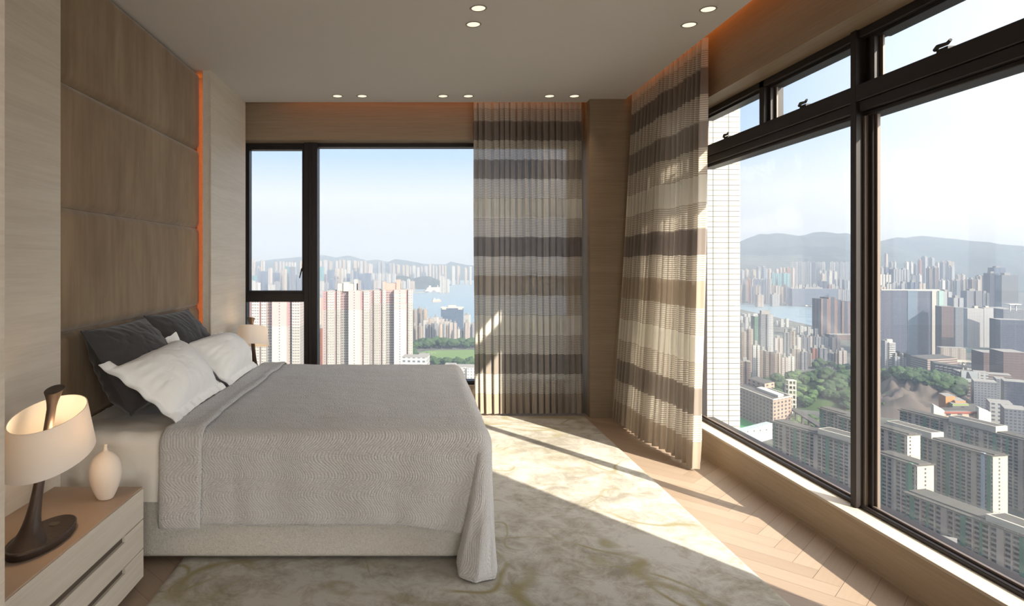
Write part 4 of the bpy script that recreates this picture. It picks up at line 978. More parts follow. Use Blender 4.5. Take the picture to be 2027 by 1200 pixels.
# --- near side of the harbour, left pane
row('of the flats above the park in the left pane', [
    (1466, 1477, 640, 'grey', {'Y': 1300}), (1467, 1480, 657, 'beige'), (1480.5, 1494, 652, 'beige'), (1493, 1507, 684, 'white', {'Y': 1000, 'shape': 'notch'}), (1507.5, 1521, 694, 'beige', {'Y': 980, 'shape': 'notch'}), (1537, 1553, 670, 'pinkish', {'Y': 1300, 'shape': 'notch'}), (1554, 1566, 659, 'grey', {'Y': 1150, 'shape': 'notch'}), (1566.5, 1577, 656, 'beige', {'Y': 1160, 'shape': 'notch'}), (1577.5, 1588, 668, 'white', {'Y': 1300}), (1588, 1596, 664, 'grey', {'Y': 1350, 'shape': 'notch'}), (1596.3, 1605, 668, 'greywhite', {'Y': 1350, 'shape': 'notch'}), (1605.3, 1617, 666, 'pinkish', {'Y': 1380, 'shape': 'notch'}), (1617.3, 1627, 668, 'greywhite', {'Y': 1390, 'shape': 'notch'}), (1627.3, 1642, 668, 'greywhite', {'Y': 1400, 'shape': 'notch'}), (1643, 1650, 667, 'grey', {'Y': 1420, 'shape': 'notch'}), (1650.3, 1667, 669, 'pinkish', {'Y': 1400, 'shape': 'notch'})],
    1060, 'flats above the park', 'cross', rot=-20)
row('of the lower front flats above the park', [
    (1470, 1490, 716, 'brown', {'Y': 930}), (1519, 1535, 697, 'brown', {'Y': 950}), (1535.3, 1550, 700, 'beige', {'Y': 960}), (1550.3, 1562, 708, 'pinkish'), (1562.3, 1575, 706, 'white'), (1570, 1588, 692, 'beige', {'Y': 1120}), (1588.3, 1602, 697, 'grey', {'Y': 1150}), (1602.5, 1610, 700, 'beige', {'Y': 1180}), (1610.3, 1625, 690, 'orange', {'Y': 1240}), (1625.3, 1641, 690, 'grey', {'Y': 1200}), (1641.3, 1655, 700, 'greywhite', {'Y': 1190}), (1655.3, 1664, 699, 'brown', {'Y': 1200}), (1664.3, 1680, 695, 'pinkish', {'Y': 1190})],
    1030, 'lower flats above the park', 'notch', rot=-20)
# white low houses along the near shore
k = 0; its = []
for (x0, x1, ya, yb, nn, Y0, Y1) in ((1464, 1514, 617, 634, 14, 2250, 1750), (1534, 1562, 630, 640, 6, 2000, 1800), (1556, 1606, 644, 652, 10, 1750, 1600), (1606, 1626, 650, 656, 4, 1650, 1600)):
    for q in range(nn):
        x = x0+(x1-x0)*(q+0.5)/nn; its.append((x-2.6-random.random(), x+2.8, ya+(yb-ya)*random.random(), 'lowwhite', {'Y': Y0+(Y1-Y0)*random.random(), 'shape': 'box', 'head': False}))
its.sort(key=lambda t: t[0])
for part, nm in ((its[:14], 'of the white shore houses left of the green netted tower'), (its[14:], 'of the white shore houses right of the pale crowned tower')):
    row(nm, part, 1900, 'white shore houses', kind='house')
# --- island side, right pane
row('of the hillside towers in the right pane', [
    (1753, 1759.5, 503, 'pinkish'), (1763, 1770, 519.5, 'greywhite'), (1770.3, 1776, 519, 'white'), (1793, 1802, 519, 'white'), (1802.3, 1810, 519.5, 'white'), (1812, 1819, 523, 'grey'), (1820, 1827, 515, 'orange'), (1828.6, 1839.5, 508.5, 'greywhite'), (1843, 1854, 511, 'greywhite'), (1855, 1862, 520, 'pinkish'), (1864.6, 1874, 519, 'grey'), (1874.3, 1892, 518, 'beige'), (1882, 1894, 528, 'greywhite', {'Y': 2900}), (1895, 1904, 545, 'beige'), (1904.3, 1914, 544, 'cream')],
    3000, 'hillside towers in the right pane', 'cross')
row('of the second row in the right pane', [
    (1743, 1752, 530, 'greywhite'), (1752.3, 1760, 529, 'blue'), (1760.3, 1769, 532, 'grey'), (1770, 1786, 533, 'greywhite', {'shape': 'ribs'}), (1786.3, 1803, 534, 'greywhite', {'shape': 'ribs'}), (1804, 1816, 545, 'white'), (1818.5, 1828, 545, 'white'), (1838, 1849, 531, 'brown'), (1849.3, 1863, 530, 'brown'), (1863.3, 1875, 555, 'white'), (1875.3, 1883, 556, 'greywhite'), (1883.3, 1892, 554, 'beige'), (1892.3, 1905, 556, 'grey'), (1905.3, 1913, 555, 'beige'), (1913.3, 1921, 553, 'cream'), (1922, 1934, 553, 'brown'), (1934.3, 1945, 554, 'pinkish'), (1937, 1950, 547, 'beige', {'Y': 2700}), (1950.3, 1962.6, 546, 'beige', {'Y': 2700})],
    2500, 'second row of towers in the right pane', 'cross')
row('of the third row in the right pane', [
    (1743.6, 1754, 543, 'white'), (1754.5, 1766, 544, 'white'), (1744, 1756, 568, 'cream', {'Y': 1900}), (1757, 1767, 562, 'white', {'Y': 1950}), (1768, 1785, 560, 'greywhite'), (1785.3, 1803, 561, 'greywhite'), (1804, 1820, 559, 'blue'), (1821, 1834, 561, 'cream'), (1869, 1888, 578, 'perf', {'Y': 1600}), (1890, 1911.5, 590, 'perf', {'Y': 1550}), (1916, 1947, 576, 'grey', {'Y': 1700}), (1947.5, 1962, 580, 'grey', {'Y': 1800})],
    2100, 'third row of towers in the right pane', 'notch')
for x0, x1, yt, Y, mt, lb in ((1964, 1983, 541, 1850, 'dark', 'dark slender glass tower left of the two at the right edge'), (1972, 1996, 530, 2000, 'blue', 'pale blue flat-topped glass tower at the right edge'), (1988.5, 2021.6, 545, 1750, 'grey', 'broad grey glass tower with a bright crown at the right edge')):
    o = tower(x0, x1, yt, Y, mt, 'box', -20, 40, name='office_tower'); tag(o, lb, 'building', 'glass towers at the right edge')
# ================================================================== nearer buildings with their parts
def hero(name, label, c, cat='building', group=None):
    e = empty(name, c); tag(e, label, cat, group); return e
def rot_poly(pts, c, deg):
    r = math.radians(deg); return [(c[0]+x*math.cos(r)-y*math.sin(r), c[1]+x*math.sin(r)+y*math.cos(r)) for x, y in pts]
def rect(w, d): return [(-w/2, -d/2), (w/2, -d/2), (w/2, d/2), (-w/2, d/2)]
# ---- the three pink and white apartment towers
PINK, WH, MINT, LAV = ex(222, 190, 188), ex(214, 210, 203), ex(188, 210, 198), ex(208, 206, 212)
def mk(name, wall, top, zt, bay, ww, wh, win=ex(140, 138, 145)): return facade(name, wall, win, bay, 2.85, ww, wh, None, 12, 0.25, zt, top)
def apartment(spec, ytop, Y, zpink, label, heads, blank, headm=None):
    headm = headm or EX['concrete']
    c = at((spec[0][0]+spec[-1][1])/2, ytop, Y); e = hero('apartment_tower', label, (c.x, c.y, GZ), 'building', 'pink and white apartment towers')
    mats = {'bay': mk('window bay wall', WH, ex(242, 226, 222), zpink, 2.5, 0.52, 0.40), 'pink': mk('pink recess wall', ex(216, 196, 190), ex(222, 168, 168), zpink, 4, 0.35, 0.4),
            'recess': mk('deep recess wall', ex(196, 192, 188), ex(212, 176, 176), zpink, 2.2, 0.6, 0.45, ex(96, 92, 98)), 'blank': blank}
    prot = {'bay': 0.0, 'pink': 2.5, 'recess': 6.0, 'blank': -1.5}; nm = {'bay': 'window_bay', 'pink': 'recess_wall', 'recess': 'recess_wall', 'blank': 'blank_wall'}
    for x0, x1, t in spec:
        a = at(x0, ytop, Y); b = at(x1, ytop, Y); y0 = Y+prot[t]
        m = MB().prism([(a.x, y0), (b.x, y0), (b.x, Y+24), (a.x, Y+24)], GZ, c.z-(1.0 if prot[t] > 0 else 0), 0, cap=1)
        if t == 'bay':
            for k in range(int((c.z-GZ-90)/2.85)):      # sill ledges on the storeys above the treetops
                z = c.z-1.2-k*2.85; m.box(a.x+0.3, b.x-0.3, y0-0.45, y0+0.05, z-0.25, z, 2)
        m.build(nm[t], [mats[t], EX['roof'], EX['concrete']], e)
    for hk, (x0, x1, yt) in enumerate(heads):
        a = at(x0, yt, Y); b = at(x1, ytop, Y)
        MB().prism([(a.x, Y+6-hk*1.2), (b.x, Y+6-hk*1.2), (b.x, Y+20), (a.x, Y+20)], c.z-1, a.z, 0, cap=1).build('roof_house', [headm, EX['roof']], e)
def blank_mat(name, bands, zt):
    """plain gable wall with one column of small windows; bands: (height, colour) from the top down"""
    n = NT(name); tc = n.node('ShaderNodeTexCoord'); sp = n.node('ShaderNodeSeparateXYZ'); n.put(sp.inputs[0], tc.outputs['UV'])
    v = sp.outputs[1]; c = bands[-1][1]; z = zt
    for hgt, colr in bands[:-1]:
        pass
    edges = []; z = zt
    for hgt, colr in bands: edges.append((z-hgt, colr)); z -= hgt
    c = edges[-1][1]
    for ze, colr in reversed(edges[:-1]): c = n.mix(n.math('GREATER_THAN', v, ze), c, colr)
    geo = n.node('ShaderNodeNewGeometry'); 
    L = n.node('ShaderNodeValue'); L.outputs[0].default_value = 0
    inx = n.math('LESS_THAN', n.math('ABSOLUTE', n.math('SUBTRACT', sp.outputs[0], blank_mat.mid)), 0.55)
    iny = n.math('LESS_THAN', n.math('FRACT', n.math('DIVIDE', v, 2.85)), 0.36)
    c = n.mix(n.math('MULTIPLY', inx, iny), c, ex(110, 108, 115))
    return n.done(n.pbsdf(c, 0.8, 0, 0.15))
EX['pink_head'] = mat_plain('pink rooftop render', ex(214, 180, 170), 0.85, 0, 0.1, 0.1, 0.2)
zA = at(0, 575.5, 690).z
blank_mat.mid = (713-690)/2*690/FPX
apartment([(638, 648, 'pink'), (648, 662, 'bay'), (662, 667, 'pink'), (667, 674, 'bay'), (674, 690, 'recess'), (690, 713.5, 'blank'), (713.5, 720, 'pink'), (720, 731, 'bay')], 575.5, 690, zA-21,
          'pink-topped white apartment tower left of the two seen in the wide back pane', [(667, 705, 562), (700, 705, 553.5), (679, 690, 559)], blank_mat('pink gable wall', [(21, PINK), (400, WH)], zA))
zB = at(0, 573.5, 720).z
blank_mat.mid = (803-780)/2*720/FPX
apartment([(731.5, 740, 'pink'), (740, 752, 'bay'), (752, 757, 'pink'), (757, 764, 'bay'), (764, 780, 'recess'), (780, 803.5, 'blank'), (803.5, 808, 'pink'), (808, 817, 'bay')], 573.5, 720, zB-16,
          'apartment tower with mint and pink bands right of the two in the wide back pane', [(757, 793, 561), (784, 793, 554), (757, 763, 558)], blank_mat('banded gable wall', [(5, PINK), (3.2, MINT), (2.6, PINK), (3.2, MINT), (2.6, PINK), (3.2, MINT), (2.4, PINK), (400, LAV)], zB), EX['pink_head'])
zC = at(0, 589, 640).z
blank_mat.mid = (568-539)/2*640/FPX
apartment([(488, 498, 'pink'), (498, 513, 'bay'), (513, 517, 'pink'), (517, 527, 'bay'), (527, 539, 'recess'), (539, 568, 'blank'), (568, 573, 'pink'), (573, 578, 'recess'), (578, 594, 'bay')], 589, 640, zC-29,
          'pink-topped white apartment tower behind the far lamp in the casement', [(520, 560, 584)], blank_mat('casement gable wall', [(29, PINK), (400, WH)], zC))
# slim neighbours between the towers
for x0, x1, yt, Y, mt, lb in ((629, 637, 590, 1200, 'cream', 'slim cream block squeezed beside the mullion of the back window'), (629, 640, 650, 1000, 'orange', 'pink brown block low beside the mullion of the back window'), (594, 604, 612, 1000, 'pinkish', 'pink block glimpsed between the casement tower and the mullion')):
    tag(tower(x0, x1, yt, Y, mt, 'notch'), lb, 'building')
# ---- blue glass cube by the water
c = at(896, 606, 1800); e = hero('office_block', 'blue glass cube-like office by the harbour in the back pane', (c.x, c.y+20, GZ))
w = 44.5*1800/FPX
MB().prism(rot_poly(rect(w, 40), (c.x, c.y+20), -4), GZ, c.z-6, 0, cap=1).build('glass_body', [EX['glasscube'], EX['roof']], e)
MB().prism(rot_poly(rect(w+1.5, 41), (c.x, c.y+20), -4), c.z-6, c.z-4.5, 0).prism(rot_poly(rect(w*0.35, 18), (c.x, c.y+20), -4), c.z-4.5, c.z+1, 0).build('roof_crown', EX['concrete'], e)
for s in (-1, 1): MB().prism(rot_poly([(s*w*0.36-6, -20.6), (s*w*0.36+6, -20.6), (s*w*0.36+6, -19), (s*w*0.36-6, -19)], (c.x, c.y+20), -4), c.z-10, c.z-6, 0).build('roof_sign_band', EX['concrete'], e)
# ---- white buildings close below the back window
for x0, x1, yt, Y, lb in ((795, 850, 708, 640, 'white rooftop just above the far edge of the quilt'), (826, 851, 704.5, 700, 'taller white roof block above the far edge of the quilt'), (880, 905, 725, 640, 'white blank block beside the foot of the bed'), (903, 945, 728, 625, 'white flats with small windows beside the back curtain')):
    o = tower(x0, x1, yt, Y, 'white' if x0 > 900 else 'lowwhite', 'notch' if x0 > 900 else 'box', -8, 22, head=False, name='apartment_block'); tag(o, lb, 'building', 'white blocks close below the window')
# ---- playing field with its tree belts
def field(name, pix, mat, label, dz=0.5, cat='sports field'):
    pts = [ground_pt(x, y) for x, y in pix]
    o = flat(name, [(p.x, p.y) for p in pts], GZ+dz, mat, 1.0); tag(o, label, cat); return o
EX['turf'] = mat_plain('turf', ex(128, 156, 92), 0.9, 0, 0.1, 0.2, 0.02)
EX['turf_bright'] = mat_plain('artificial turf', ex(70, 182, 108), 0.85, 0, 0.1, 0.05, 0.05)
EX['court'] = mat_plain('court paint', ex(120, 175, 155), 0.85)
EX['track'] = mat_plain('red track', ex(172, 92, 74), 0.85)
field('playing_field', [(820, 700), (850, 694.5), (960, 693), (990, 700), (960, 722), (900, 716), (846, 709)], EX['turf'], 'green playing field beyond the foot of the bed')
o = MB(); a = ground_pt(858, 702)
for dx in (-3.6, 3.6): o.box(a.x+dx-0.12, a.x+dx+0.12, a.y, a.y+0.2, GZ, GZ+5)
o.box(a.x-3.6, a.x+3.6, a.y, a.y+0.2, GZ+4.8, GZ+5.0)
tag(o.build('goal_frame', EX['concrete']), 'white goal frame standing on the playing field', 'goal')
# trees
def tree_proto(name, rad, hgt, leaf, sd):
    e = empty(name, (0, 0, 0))
    bm = bmesh.new(); bmesh.ops.create_icosphere(bm, subdivisions=4, radius=1.0)
    for v in bm.verts:
        p = v.co.copy(); k = 1+0.30*fbm(p.x*1.6, p.y*1.6, p.z*1.6+sd, 3)+0.14*fbm(p.x*5, p.y*5, p.z*5+sd, 3)
        v.co = Vector((p.x*rad*k, p.y*rad*k, hgt*0.62+p.z*hgt*0.40*k))
    me = bpy.data.meshes.new('crown'); bm.to_mesh(me); bm.free(); me.materials.append(leaf)
    for p in me.polygons: p.use_smooth = True
    c = bpy.data.objects.new('crown', me); COL.objects.link(c); c.parent = e
    t = MB().tube([Vector((0, 0, -2)), Vector((0.1, 0, hgt*0.2)), Vector((0, 0.1, hgt*0.5))], [rad*0.10, rad*0.07, rad*0.05], 7).build('trunk', EX['trunk']); t.parent = e
    return e
PROTO = [tree_proto('tree', 7.5, 15, EX['leaf'], 1.0), tree_proto('tree', 6.5, 13, EX['leaf_light'], 4.0), tree_proto('tree', 8.5, 17, EX['leaf'], 8.0)]
used = set()
def tree(x, y, z, label, group, s=1.0, pick=None):
    k = random.randrange(3) if pick is None else pick; src = PROTO[k]
    if k not in used: e = src; used.add(k)
    else:
        e = src.copy(); COL.objects.link(e)
        for ch in src.children:
            d = ch.copy(); COL.objects.link(d); d.parent = e
    e.location = (x, y, z); e.rotation_euler = (0, 0, random.uniform(0, 6.28)); q = s*random.uniform(0.8, 1.2); e.scale = (q, q, q*random.uniform(0.85, 1.1))
    tag(e, label, 'tree', group)
for q in range(26):
    p = ground_pt(817+q*5.2, 689+random.uniform(-3.5, 2)+max(0, 3-q)*1.5); tree(p.x, p.y, GZ, 'dark green tree in the belt behind the playing field', 'trees behind the playing field', 1.25, random.choice((0, 2)))
for q in range(24):
    x = 822+q*5.4; p = ground_pt(x+random.uniform(-2, 2), 716+(x-822)*0.11+random.uniform(-2, 5)); tree(p.x, p.y, GZ, 'dark green tree in the belt on the near side of the playing field', 'trees before the playing field', 1.0, random.choice((0, 2)))
for q in range(6):
    p = ground_pt(818+random.uniform(-3, 6), 700+q*3.2); tree(p.x, p.y, GZ, 'dark green tree at the tower end of the playing field', 'trees at the tower end of the field', 0.9, 0)
# ---- ships
EX['ship'] = mat_plain('white ship paint', ex(244, 238, 228), 0.6); EX['ferry_red'] = mat_plain('orange hull paint', ex(236, 178, 156), 0.6)
def ship(pix, wpx, label, hull, decks, cat, hullmat, hh):
    p = ground_pt(*pix); L = wpx*p.y/FPX; Bm = L*0.16
    e = hero('cruise_ship' if decks > 4 else 'ferry', label, (p.x, p.y, GZ), cat)
    ang = math.radians(20)
    def T(x, y): return (p.x+x*math.cos(ang)-y*math.sin(ang), p.y+x*math.sin(ang)+y*math.cos(ang))
    out = [(-0.5, -0.42), (-0.48, -0.5), (0.28, -0.5), (0.42, -0.3), (0.5, 0), (0.42, 0.3), (0.28, 0.5), (-0.48, 0.5), (-0.5, 0.42)]
    MB().prism([T(a*L, b*Bm) for a, b in out], GZ-1, GZ+hh, 0).build('hull', hullmat, e)
    m = MB(); z = GZ+hh
    for k in range(decks):
        s0, s1 = -0.46+0.012*k, 0.34-0.03*k; m.prism([T(a*L, b*Bm) for a, b in ((s0, -0.44), (s1, -0.44), (s1+0.05, 0), (s1, 0.44), (s0, 0.44))], z, z+2.2, 0); 
        m.prism([T(a*L, b*Bm) for a, b in ((s0+.01, -0.41), (s1-.01, -0.41), (s1-.01, 0.41), (s0+.01, 0.41))], z+2.2, z+3.0, 1); z += 3.0
    m.build('superstructure', [EX['ship'], EX['roof_dark']], e)
    MB().prism([T(a*L, b*Bm) for a, b in ((-0.30, -0.15), (-0.20, -0.15), (-0.22, 0.15), (-0.30, 0.15))], z-0.5, z+hh*1.1, 0).build('funnel', EX['ship'], e)
    MB().prism([T(a*L, b*Bm) for a, b in ((0.12, -0.06), (0.15, -0.06), (0.15, 0.06), (0.12, 0.06))], z-0.5, z+hh*1.2, 0).build('mast', EX['ship'], e)
ship((861, 577.5), 44, 'white cruise ship moored across the harbour in the back pane', 0, 7, 'ship', EX['ship'], 9)
ship((864.5, 597), 19, 'small ferry with an orange hull on the harbour water', 0, 2, 'ship', EX['ferry_red'], 6)
def strip(name, pix, wpx, z, mat, label, cat, hgt=3.0):
    m = MB(); pts = [ground_pt(x, y) for x, y in pix]
    for a, b in zip(pts, pts[1:]):
        d = (b-a).normalized(); n_ = Vector((-d.y, d.x, 0))*wpx/2
        m.prism([(q.x, q.y) for q in (a-n_, b-n_, b+n_, a+n_)], GZ-1, GZ+hgt, 0)
    o = m.build(name, mat); tag(o, label, cat); return o
strip('pier', [(748, 577.5), (780, 575), (850, 569.5), (868, 568)], 60, 0, EX['roof'], 'long pale pier running to the far side of the cruise ship', 'pier', 4)
strip('pier', [(790, 582), (815, 580), (845, 578)], 45, 0, EX['roof'], 'short pale pier at the near side of the cruise ship', 'pier', 4)
strip('breakwater', [(836, 632), (874, 633.5), (905, 634)], 14, 0, EX['concrete'], 'thin breakwater wall left of the blue glass cube', 'breakwater', 4)
strip('elevated_road', [(480, 586), (560, 585), (640, 584), (700, 583.5), (735, 583)], 24, 0, EX['roof'], 'elevated shore road across the harbour in the back window', 'road', 26)
for q, (x, y) in enumerate(((1547, 604), (1559, 604.8), (1571, 605.5), (1584, 606), (1596, 606.6), (1608, 607.2))):
    p = ground_pt(x, y); o = MB().prism([(p.x-6, p.y-4), (p.x+5, p.y-4), (p.x+8, p.y), (p.x+5, p.y+4), (p.x-6, p.y+4)], GZ-1, GZ+3, 0).prism([(p.x-4, p.y-3), (p.x+3, p.y-3), (p.x+3, p.y+3), (p.x-4, p.y+3)], GZ+3, GZ+6, 0).build('moored_boat', EX['ship'])
    tag(o, 'small white moored boat, %s from left of six off the island promenade' % ORD[q], 'boat', 'moored white boats')
# ---- netted and crowned towers above the park
o = tower(1495, 1512.5, 627, 1180, 'green_net', 'box', -12, 22, head=False); tag(o, 'tower wrapped in green netting in the left pane', 'building')
c = at(1523, 616, 1120); e = hero('apartment_tower', 'tall grey-white tower with a stepped crown beside the green netted one', (c.x, c.y+12, GZ))
for dx, mt in ((-5, 'grey'), (5, 'greywhite')):
    MB().prism(rot_poly([(dx-4.8, -9-dx*0.2), (dx+4.8, -9-dx*0.2), (dx+4.8, 9), (dx-4.8, 9)], (c.x, c.y+12), -14), GZ, c.z-6, 0, cap=1).build('tower_wing', [EX[mt], EX['roof']], e)
MB().prism(rot_poly(rect(13, 11), (c.x-2, c.y+12), -14), c.z-6, c.z, 0).prism(rot_poly(rect(1.2, 1.2), (c.x+4.5, c.y+12), -14), c.z, c.z+3, 0).build('roof_crown', EX['roof'], e)
c = at(1655, 592, 1600); e = hero('residential_complex', 'pair of bronze and blue high towers beside the big mullion', (c.x, c.y+20, GZ))
for x0, x1, yt in ((1627, 1643, 592), (1643, 1657, 589), (1657, 1668, 594), (1668, 1686, 597)):
    a = at(x0, yt, 1600); b = at(x1, yt, 1600)
    MB().prism([(a.x, 1600+(x0 % 7)), (b.x, 1600+(x0 % 7)), (b.x, 1640), (a.x, 1640)], GZ, a.z, 0, cap=1).build('tower_wing', [EX['twin'], EX['roof_dark']], e)
a = at(1625, 658, 1595); b = at(1700, 658, 1595)
MB().prism([(a.x+16, 1570), (b.x, 1570), (b.x, 1642), (a.x+16, 1642)], GZ, a.z-4, 0, cap=1).build('podium', [EX['brick'], EX['roof']], e)
# ---- park in the left pane
field('park_lawn', [(1465, 745), (1560, 737), (1690, 737), (1700, 765), (1600, 790), (1465, 790)], EX['turf'], 'park lawn below the flats in the left pane', 0.4, 'lawn')
field('sports_court', [(1604, 744), (1630, 743.5), (1632, 749), (1604, 750)], EX['court'], 'small teal sports court on the park lawn', 0.9, 'sports court')
field('sports_court', [(1655, 750), (1684, 749), (1686, 758), (1655, 758)], EX['court'], 'teal sports court on the park lawn beside the big mullion', 0.9, 'sports court')
def knoll(name, cpix, rx, ry, h, mat, label, sd, rough=0.25):
    p = ground_pt(*cpix)
    def fn(u, v):
        a = 2*PI*u; r = v; x = math.cos(a)*r*rx; y = math.sin(a)*r*ry
        z = h*(1-r*r)**1.3*(1+rough*fbm(x*0.03, y*0.03, sd))+(fbm(x*0.12, y*0.12, sd, 4)*h*0.05*(1-r) if rough > 0.3 else 0)
        return (p.x+x, p.y+y, GZ-1+max(z, 0))
    o = MB().grid(fn, 72, 26, closed_u=True).build(name, mat); o['kind'] = 'structure'; o['label'] = label
    def hz(x, y):
        dx, dy = (x-p.x)/rx, (y-p.y)/ry; r2 = dx*dx+dy*dy
        return GZ+(h*(1-r2)**1.3*(1+rough*fbm(x-p.x, y-p.y, sd)*0.0) if r2 < 1 else 0)
    return p, hz
EX['soil'] = m_hill('green hill soil', ex(70, 92, 56), ex(100, 118, 76))
p, hz = knoll('park_hill', (1640, 790), 120, 90, 26, EX['soil'], 'tree-covered park hill in the left pane', 2.0)
cnt = 0
for q in range(170):
    a = random.uniform(0, 2*PI); r = math.sqrt(random.random())*1.02
    x, y = p.x+math.cos(a)*r*118, p.y+math.sin(a)*r*88
    if math.sin(a) > 0.55 and r > 0.5: continue
    tree(x, y, hz(x, y)-1.5, 'broad green tree in the canopy on the park hill', 'trees on the park hill', 1.0, 0 if q % 3 else 1); cnt += 1
for q in range(60):
    g = ground_pt(random.uniform(1470, 1600), random.uniform(746, 772)); tree(g.x, g.y, GZ, 'light green tree in the park between the flats and the school', 'trees beside the park lawn', 0.85, 1 if q % 3 else 0)
for q in range(30):
    g = ground_pt(random.uniform(1535, 1665), random.uniform(838, 858)); tree(g.x, g.y, GZ, 'light green street tree behind the estate slab in the left pane', 'street trees behind the estate slab', 0.75, 1)
for q in range(10):
    g = ground_pt(random.uniform(1600, 1690), random.uniform(725, 738)); tree(g.x, g.y, GZ, 'dark green tree at the far edge of the park lawn', 'trees along the far lawn edge', 0.8, 2)
# ---- tan school block with its ball court
c = at(1531, 790, 735); e = hero('school_building', 'tan school block with square windows and a pale rooftop light in the left pane', (c.x, c.y, GZ))
EX['tan'] = facade('tan school wall', ex(205, 178, 160), ex(80, 78, 84), 7.5, 4.2, 0.5, 0.55)
EX['tan2'] = facade('tan school gable', ex(226, 196, 172), ex(84, 80, 84), 11, 4.2, 0.42, 0.5)
A = at(1530, 793, 715); B = at(1567, 786, 735); Cc = at(1455, 771, 800)
d1 = Vector((Cc.x-A.x, Cc.y-A.y, 0)); d2 = Vector((B.x-A.x, B.y-A.y, 0)); zt = A.z
q0, q1, q2, q3 = (A.x, A.y), (A.x+d2.x, A.y+d2.y), (A.x+d2.x+d1.x, A.y+d2.y+d1.y), (A.x+d1.x, A.y+d1.y)
MB().prism([q0, q1, q2, q3], GZ, zt, 0, cap=1).build('main_block', [EX['tan'], EX['roof_dark']], e)
def inner(a, b, k0, k1, l0, l1): return [(a[0]+d1.x*k+d2.x*l, a[1]+d1.y*k+d2.y*l) for k, l in ((k0, l0), (k0, l1), (k1, l1), (k1, l0))]
g = MB()
for k0, k1, l0, l1 in ((0, 1, -0.02, 0.03), (0, 1, 0.97, 1.02), (-0.01, 0.02, 0, 1)): g.prism(inner(q0, 0, k0, k1, l0, l1), zt, zt+1.2, 0)
g.build('parapet', EX['concrete'], e)
MB().prism(inner(q0, 0, 0.08, 0.62, 0.45, 0.75), zt, zt+2.6, 0).build('rooftop_skylight', EX['ship'], e)
MB().prism(inner(q0, 0, 0.55, 1.0, 0.75, 1.3), zt, zt+7, 0, cap=1).build('upper_block', [EX['tan2'], EX['roof_dark']], e)
field('ball_court', [(1440, 828), (1478, 826), (1530, 846), (1524, 850), (1440, 852)], EX['turf_bright'], 'bright green ball court beside the tan school block', 0.6, 'sports court')
field('running_track', [(1440, 824), (1480, 822.5), (1536, 845), (1530, 848), (1478, 826), (1440, 828)], EX['track'], 'red strip of running track along the bright green court', 0.5, 'track')
EX['canopy'] = mat_plain('pale canopy sheet', ex(205, 218, 222), 0.5)
m = MB()
a = at(1455, 856, 650); b = at(1530, 849, 690)
for k in range(6):
    t0, t1 = k/6, (k+1)/6; pa = a.lerp(b, t0); pb = a.lerp(b, t1)
    m.prism([(pa.x, pa.y), (pb.x, pb.y), (pb.x-3, pb.y+9), (pa.x-3, pa.y+9)], pa.z-1, pa.z, 0)
m.prism([(a.x, a.y+1), (b.x, b.y+1), (b.x-3, b.y+8), (a.x-3, a.y+8)], GZ, a.z-1, 0)
tag(m.build('covered_walkway', EX['canopy']), 'long pale canopy roof in front of the bright green court', 'canopy')
c = at(1568, 780, 800); e = hero('stair_tower', 'slim pale open-framed stair tower standing among the park trees', (c.x, c.y, GZ), 'tower')
for dx in (-4.4, 4.4):
    for dy in (0, 7): MB().box(c.x+dx-0.6, c.x+dx+0.6, c.y+dy-0.6, c.y+dy+0.6, GZ, at(0, 753, 800).z).build('post', EX['concrete'], e)
for k in range(6):
    z = at(0, 753, 800).z-k*6; MB().box(c.x-5.2, c.x+5.2, c.y-0.8, c.y+7.8, z-1.2, z).build('landing', EX['concrete'], e)
o = MB(); a = at(1570, 797, 745); b = at(1690, 838, 590)
d = (b-a); nn = Vector((-d.y, d.x, 0)).normalized()*4
o.prism([(v.x, v.y) for v in (a-nn, b-nn, b+nn, a+nn)], a.z-8, a.z-6.5, 0)
for k in range(8):
    v = a.lerp(b, (k+0.5)/8); o.box(v.x-1, v.x+1, v.y-1, v.y+1, GZ, a.z-8)
tag(o.build('covered_walkway', EX['roof_dark']), 'dark roofed footbridge running from the school below the park hill', 'footbridge')
# ---- the public estate: long slab blocks with galleries
EX['estate'] = None
def estate_wall():
    n = NT('estate gallery wall'); tc = n.node('ShaderNodeTexCoord'); sp = n.node('ShaderNodeSeparateXYZ'); n.put(sp.inputs[0], tc.outputs['UV'])
    u, v = sp.outputs[0], sp.outputs[1]
    cv = n.node('ShaderNodeCombineXYZ'); n.put(cv.inputs[0], n.math('FLOOR', n.math('DIVIDE', u, 1.1))); n.put(cv.inputs[1], n.math('FLOOR', n.math('DIVIDE', v, 1.35)))
    wn_ = n.node('ShaderNodeTexWhiteNoise'); n.put(wn_.inputs[0], cv.outputs[0])
    c = n.ramp(wn_.outputs[0], [(0.0, ex(58, 60, 62)[:3]), (0.55, ex(86, 88, 90)[:3]), (0.8, ex(120, 122, 120)[:3]), (0.94, ex(165, 160, 150)[:3]), (0.98, ex(90, 110, 150)[:3])], 'CONSTANT')
    return n.done(n.pbsdf(c, 0.7, 0, 0.2))
EX['estate'] = estate_wall()
EX['est_band'] = mat_plain('estate parapet band', ex(182, 176, 168), 0.85, 0, 0.1, 0.15, 0.15)
EX['est_green'] = mat_plain('estate green pier', ex(104, 152, 130), 0.85, 0, 0.1, 0.10, 0.1)
EX['est_beige'] = mat_plain('estate beige pier', ex(205, 192, 180), 0.85, 0, 0.1, 0.10, 0.1)
EX['est_end'] = facade('estate gable wall', ex(240, 230, 212), ex(80, 76, 74), 14.0, 2.7, 0.10, 0.5)
AX = Vector((0.19, -0.982, 0)); NX = Vector((-0.982, -0.19, 0))
